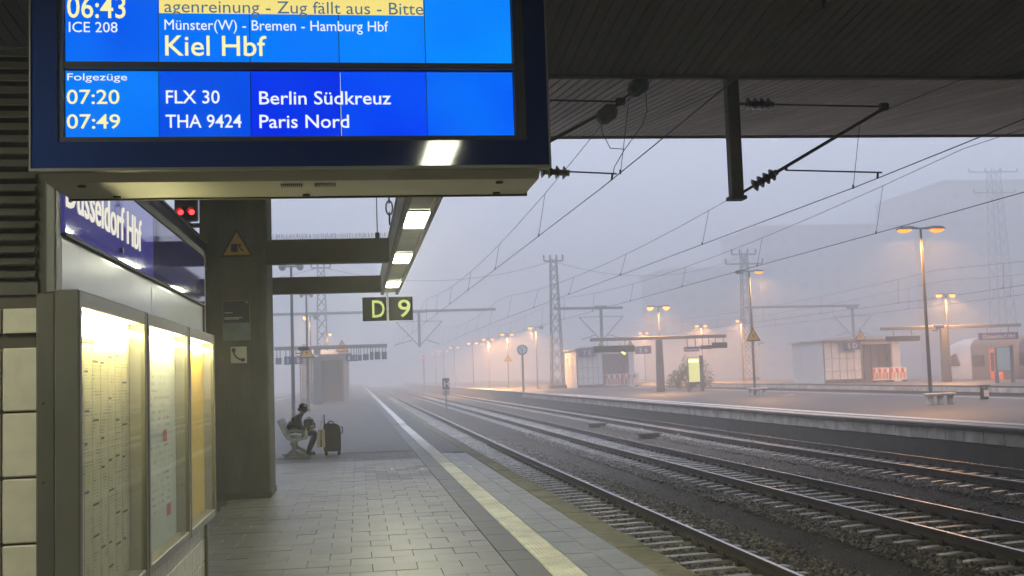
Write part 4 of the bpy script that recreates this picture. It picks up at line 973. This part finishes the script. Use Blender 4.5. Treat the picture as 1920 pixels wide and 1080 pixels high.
# ================================================================== SHELTERS
def shelter(label,x0,x1,y,d,h,door,clad,signs,roofcol,post=True,lean=.5):
    """stair house: open fronted box with a pale roof, dark opening door=(xa,xb,zt)"""
    z0=gz(y); t=thing('stair_house',label,'shelter',((x0+x1)/2,y,z0)); l=(-(x0+x1)/2,-y,-z0)
    xa,xb,zt=door
    B().box(x0,xa,y,y+.25,z0,z0+h).build('wall',clad,t,l)
    B().box(xb,x1,y,y+.25,z0,z0+h).build('wall',clad,t,l)
    B().box(xa,xb,y+.003,y+.25,z0+zt,z0+h).build('lintel',clad,t,l)
    B().box(x0,x0+.2,y+.25,y+d,z0,z0+h).build('wall',clad,t,l); B().box(x1-.2,x1,y+.25,y+d,z0,z0+h).build('wall',clad,t,l)
    B().box(x0+.2,x1-.2,y+d-.2,y+d,z0,z0+h).build('back_wall',M['shutter'],t,l)
    n=8; prof=[(x0-.3+(x1-x0+.6)*i/n, .42*math.sin(math.pi*(.15+.7*i/n))) for i in range(n+1)]
    B().prism([(x0-.3,0)]+prof[0:]+[(x1+.3,0)],lambda u,v,q:(u,q,v+z0+h+.003),y-.5,y+d+.3).build('roof',roofcol,t,l)
    for i in range(1,5):
        xx=x0+(xa-x0)*i/5; B().box(xx-.03,xx+.03,y-.035,y-.002,z0+.05,z0+h-.05).build('panel_joint',M['greypanel'],t,l)
    for zz in (1.1,2.3): B().box(x0+.02,xa-.02,y-.03,y-.0025,z0+zz,z0+zz+.05).build('rail_trim',M['greypanel'],t,l)
    for xx in (xa,xb): B().box(xx-.07,xx+.07,y-.06,y-.001,z0,z0+zt+.1).build('door_frame',M['mast'],t,l)
    B().tube((x0-.08,y-.1,z0),(x0-.08,y-.1,z0+h),.06,6).build('downpipe',M['mast'],t,l)
    B().box(x0-.32,x1+.32,y-.62,y-.505,z0+h-.06,z0+h+.08).build('gutter',M['mast'],t,l)
    B().box(x0+.02,xa-.08,y-.02,y-.0022,z0,z0+.35).build('plinth',M['conc_dark'],t,l)
    for i in range(4): B().box(xa+(xb-xa)*(i+.04)/4,xa+(xb-xa)*(i+.96)/4,y+1.2,y+1.26,z0,z0+zt-.05).build('shutter_panel',M['shutter'],t,l)
    return t
shelter('grey stair house at the end of our platform behind the signs',-4.75,-.75,100,7,4.0,(-3.55,-1.25,3.55),M['greypanel'],None,M['greywall'])
shelter('pale booth with a tilted yellow lamp behind a striped barrier',25.3,32.0,131,8,4.4,(28.3,31.3,3.85),M['greywall'],None,M['panelwhite'])
t=hang('dark blue sign 7 E on the pale booth','sign','hanging_sign',25.35,27.4,130.5,3.9,4.9,5.0,'7 E',dkb,.55)
t=hang('dark blue sign E 6 right of the pale booth','sign','hanging_sign',32.1,34.0,130.5,4.05,4.95,5.0,'E 6',dkb,.55)
t=thing('tilted_lamp','short bright yellow tube lamp tilted above the booth opening','light',(30.2,130.0,4.5))
B().tube((-.55,0,.42),(.55,0,-.42),.10,8).build('tube',emit('tilted_tube',(1.,.75,.15),7),t); B().tube((-.6,.1,.46),(.6,.1,-.46),.13,6).build('fitting',M['galv'],t); B().tube((0,.1,0),(0,.1,.9),.04,5).build('bracket',M['mast'],t)
triangle_sign('warning_sign','left yellow triangle on the pale booth roof edge',(28.0,130.3,4.75),1.1)
triangle_sign('warning_sign','right yellow triangle on the pale booth roof edge',(31.5,130.3,4.75),1.1)
triangle_sign('warning_sign','faint yellow triangle on the grey stair house of our platform',(-1.25,99.3,4.45),1.15)
shelter('hazy white roofed shelter with sign 5 D on the third platform',43.9,51.5,104,8,4.0,(47.6,50.6,3.6),M['greywall'],None,M['panelwhite'])
hang('faint sign 5 D on the hazy shelter','sign','hanging_sign',45.6,47.2,103.3,3.35,4.15,4.3,'5 D',dkb,.45)
triangle_sign('warning_sign','faint yellow triangle on the roof edge of the hazy shelter',(47.3,103.2,4.2),1.15)
def barrier(label,x,y,w,h=1.0,n=2):
    z=gz(y); t=thing('barrier',label,'barrier',(x,y,z))
    for k in range(n):
        xa=-w/2+w*k/n+.04; xb=-w/2+w*(k+1)/n-.04
        B().box(xa,xb,-.03,.03,.20,.30).box(xa,xb,-.031,.031,h-.08,h).build('frame',M['white'],t)
        o=B().box(xa,xb,-.035,-.031,h*.66,h-.09).build('band',M['white'],t)
        m=6
        for i in range(m):
            if i%2==0: B().box(xa+(xb-xa)*i/m,xa+(xb-xa)*(i+1)/m,-.045,-.0355,h*.66+.005,h-.095).build('red_field',M['red'],o)
        for i in range(10):
            xx=xa+(xb-xa)*(i+.5)/10; B().box(xx-.05,xx+.05,-.02,.02,.30,h*.66).build('slat',M['white'] if i%2 else M['orange'],t)
        for xx in (xa+.2,xb-.2): B().cbox(xx-.07,xx+.07,-.35,.35,0,.14,.02).build('foot',M['black'],t); B().box(xx-.03,xx+.03,-.025,.025,.14,.2).build('leg',M['white'],t)
barrier('red and white striped barrier in front of the pale booth',29.9,128.5,4.0,1.5)
barrier('hazy red and white barrier in front of the shelter on third platform',48.9,101,3.4,1.35)

# ================================================================== CLOCK, POSTER STANDS, BINS, STONE SEATS
t=thing('platform_clock','round station clock on a post in the fog','clock',(17.3,120,gz(120)))
B().tube((0,0,0),(0,0,4.0),.11,8).build('post',M['mast'],t)
o=B().lathe([(.50,-.12),(.56,-.10),(.56,.10),(.50,.12)],(0,0,4.4),24,'y').build('case',M['mast'],t)
B().lathe([(.43,-.135),(.43,-.121)],(0,0,4.4),24,'y').build('dial',M['white'],o)
B().tube((0,-.145,4.4),(.0,-.145,4.05),.03,4).tube((0,-.145,4.4),(-.13,-.145,4.63),.035,4).build('hand',M['black'],o)
def stand(label,x,y,w,z0,z1,face,depth=.22):
    zz=gz(y); t=thing('poster_stand',label,'poster stand',(x,y,zz))
    for s in (-1,1): B().cbox(s*w/2-.13+(.0 if s<0 else .12),s*w/2+.13+(.0 if s<0 else .12),-.1,.1,0,z0 if s<0 else z1+.12,.02).build('leg',M['mast'],t)
    B().cbox(-w/2-.03,w/2-.02,-depth/2,depth/2,z0,z1,.02).build('case',M['alu_dark'],t)
    B().box(-w/2+.03,w/2-.07,-depth/2-.008,-depth/2-.001,z0+.06,z1-.06).build('poster',face,t)
    return t
stand('poster stand glowing yellow under the opposite gantry',26.72,89.3,1.0,.70,2.75,emit('lit_poster',(.95,.92,.36),1.15))
b=B().box(26.25,27.05,89.15,89.17,2.52,2.68); t=thing('poster_lamp','bright lamp strip at the top of the yellow poster stand','light',(26.65,89.12,2.6)); B().box(-.42,.38,-.03,.02,-.09,.09).build('strip',emit('poster_lamp',(1.,.95,.3),5),t)
stand('pale green poster stand in front of the dark train',48.3,81,1.15,.85,2.7,mat('pale_poster',(.62,.70,.60),.4,var=.05))
B_=None
def stone_seat(label,x,y):
    t=thing('stone_seat',label,'seat',(x,y,gz(y)))
    B().cbox(-.62,.62,-.24,.24,.36,.47,.025).build('slab',M['conc_light'],t)
    for s in (-.44,.0,.44): B().lathe([(.17,0),(.17,.02),(.13,.05),(.12,.30),(.16,.357)],(s,-.02,0),12).build('leg',M['conc_light'],t)
stone_seat('stone seat at the foot of the tall right lamp post',23.95,45.05); stone_seat('stone seat at the foot of the lamp post with one head lit',25.15,70.4)
t=thing('litter_bin','small dark litter bin on the opposite platform at the right edge','bin',(28.2,49,0.03))
B().lathe([(.16,0),(.18,.02),(.18,.50),(.16,.52)],n=14).build('drum',M['iron'],t); B().cbox(-.24,.24,-.2,.2,.60,.64,.015).build('lid',M['iron'],t); B().box(-.12,.12,-.19,-.181,.12,.42).build('label_plate',M['white'],t)
for x in (-.15,.15): B().box(x-.02,x+.02,-.02,.02,.5,.61).build('bracket',M['iron'],t)
t=thing('paper_scrap','scrap of white paper on the opposite platform','litter',(25.9,67,.105)); B().add([(-.35,-.12,.0),(.1,-.16,.03),(.38,-.05,.01),(.3,.14,.05),(-.2,.16,.02)],[(0,1,2,3,4)]).build('sheet',M['white'],t)
# low equipment boxes between the tracks
for x,y,lb in ((12.1,58,'low dark track box between the tracks, left one'),(12.0,47,'low dark track box between the tracks, right one')):
    t=thing('track_box',lb,'box',(x,y,-1.02+gz(y))); B().cbox(-.38,.38,-.3,.3,0,.16,.02).build('body',M['iron'],t); B().cbox(-.48,.48,-.36,.36,.16,.21,.01).build('lid',M['conc_dark'],t)
for x,y in ((13.0,52.3),(13.5,49.8),(13.2,46.8),(12.9,60.0)):
    t=thing('litter','pale scrap of litter on the ballast by the track boxes','litter',(x,y,-.94+gz(y)),group='litter on the ballast'); B().add([(-.09,-.06,.0),(.1,-.07,.03),(.08,.08,.05),(-.07,.07,.01),(0,0,.09)],[(0,1,4),(1,2,4),(2,3,4),(3,0,4)]).build('scrap',M['cream'],t)
# shrub by the poster stand
t=thing('shrub','dark leafy shrub in the fog behind the yellow poster stand','shrub',(29.2,99,gz(99)))
b=B()
for i in range(14):
    a=random.uniform(0,6.28); r=random.uniform(.5,1.7); b.tube((0,0,0),(r*math.cos(a),r*.7*math.sin(a),random.uniform(1.1,2.2)),.03,4,.012)
b.build('stem',M['bark'],t)
b=B()
for i in range(2600):
    a=random.uniform(0,6.28); f=math.acos(random.uniform(-.1,1)); r=random.uniform(.6,1.08)**.5*(1+.22*math.sin(3*a+1)+.15*math.sin(5*a))
    p=Vector((1.85*r*math.sin(f)*math.cos(a),1.3*r*math.sin(f)*math.sin(a),.35+2.1*r*math.cos(f)*(.85+.2*math.sin(2*a)))); u=Vector((random.uniform(-1,1),random.uniform(-1,1),random.uniform(-1,1))).normalized(); w=u.orthogonal().normalized()
    s=random.uniform(.07,.13); b.add([p-u*s,p+w*s*.45,p+u*s,p-w*s*.45],[(0,1,2,3)])
tag(b.build('foliage',M['leaf'],t),kind='stuff')

# ================================================================== TRAIN
L=(58.7,100,RT)
t=thing('regional_train','grey regional train with curved white front and orange doors, third platform','train',L); l=neg(L)
xs0,xs1=57.15,60.1
def body_section(y,top,inset,low): return [(xs0+inset,y,low),(xs0+inset*.9,y,top-.75),(xs0+inset+.35,y,top-.2),(xs0+inset+.9,y,top),(xs1-inset-.9,y,top),(xs1-inset-.35,y,top-.2),(xs1-inset*.9,y,top-.75),(xs1-inset,y,low)]
def loft(secs,m,name):
    b=B(); n=len(secs[0])
    vs=[v for s in secs for v in s]
    b.add(vs,[(j*n+i,j*n+i+1,(j+1)*n+i+1,(j+1)*n+i) for j in range(len(secs)-1) for i in range(n-1)],True)
    b.add(vs,[tuple(range(n-1,-1,-1)),tuple(range((len(secs)-1)*n,len(secs)*n))]); return b.build(name,m,t,l)
bodyo=loft([body_section(40,4.05,0,-.4),body_section(101.2,4.05,0,-.4)],M['traindark'],'car_body')
nose=loft([body_section(101.2,4.05,-.004,-.4),body_section(104,4.0,.05,-.4),body_section(106,3.7,.18,-.4),body_section(107.4,3.0,.38,-.4),body_section(108.4,2.0,.62,-.4),body_section(108.8,1.0,.8,-.3)],M['trainwhite'],'nose')
B().add([(57.10,103.3,1.55),(57.10,106.0,1.55),(57.17,105.4,2.35),(57.10,103.9,2.7)],[(0,1,2,3),(3,2,1,0)]).box(57.08,57.14,103.3,105.6,1.5,1.6).build('cab_window',M['dkglass'],nose)
for y0,y1 in ((98.9,100.9),(90.5,93.2),(86.5,89.6),(78,82),(72,76)): B().cbox(57.10,57.15,y0,y1,1.35,2.45,.02).build('window',M['dkglass'],bodyo)
for y0 in (95.9,83.4,68):
    for k in range(2):
        d=B().cbox(57.08,57.14,y0+1.05*k,y0+1.05*k+1.0,-.05,2.9,.02).build('door',M['orange'],bodyo); B().box(57.065,57.079,y0+1.05*k+.2,y0+1.05*k+.8,.9,2.6).build('door_window',M['dkglass'],d)
    w=B(); y=y0-.35; 
    B().lathe([(.16,57.06),(.16,57.075)],(0,y0+.5,.7),14,'x').build('wheelchair_mark',M['white'],bodyo)

# ================================================================== HAZY BUILDINGS
M['farglass']=mat('far_window',(.50,.47,.42),.3,var=.1)
def block(label,x,y,w,d,h,nf,nw,m):
    t=thing('building',label,'building',(x,y,-1.2)); B().box(-w/2,w/2,-d/2,d/2,0,h).build('wall',m,t); B().cbox(-w/2-.4,w/2+.4,-d/2-.4,d/2+.4,h+.002,h+.9,.1).build('parapet',m,t)
    wm=B().box(-1.1,1.1,-.12,.0,-.9,.9).mesh('window',M['farglass'])
    wl=B().box(-.12,.0,-1.1,1.1,-.9,.9).mesh('window',M['farglass'])
    for f in range(nf):
        z=3+(h-4)*(f+.4)/nf
        for k in range(nw): inst('window',wm,t,(-w/2+w*(k+.5)/nw,-d/2-.01,z))
        for k in range(max(2,nw//2)): inst('window',wl,t,(-w/2-.01,-d/2+d*(k+.5)/max(2,nw//2),z))
    return t
block('tall beige office block fading into fog at the right edge',214,330,90,44,55,12,13,M['facade'])
block('lower grey office block in fog left of the tall one',140,335,48,34,44,9,9,M['facade2'])
block('low grey block in fog behind the third platform',112,352,38,28,34,7,7,M['facade2'])

# ================================================================== FOG
hz=B().box(-300,480,-70,640,-2.4,58.0).build('haze',M['white'])
m=bpy.data.materials.new('fog'); m.use_nodes=True; n_=m.node_tree; n_.nodes.clear()
pv_=n_.nodes.new('ShaderNodeVolumePrincipled'); pv_.inputs['Color'].default_value=(.99,.965,.965,1); pv_.inputs['Density'].default_value=.0063; pv_.inputs['Anisotropy'].default_value=.35
ou=n_.nodes.new('ShaderNodeOutputMaterial'); n_.links.new(pv_.outputs[0],ou.inputs['Volume'])
hz.data.materials.clear(); hz.data.materials.append(m)
tag(hz,'pale morning fog over the whole station','fog',kind='stuff')
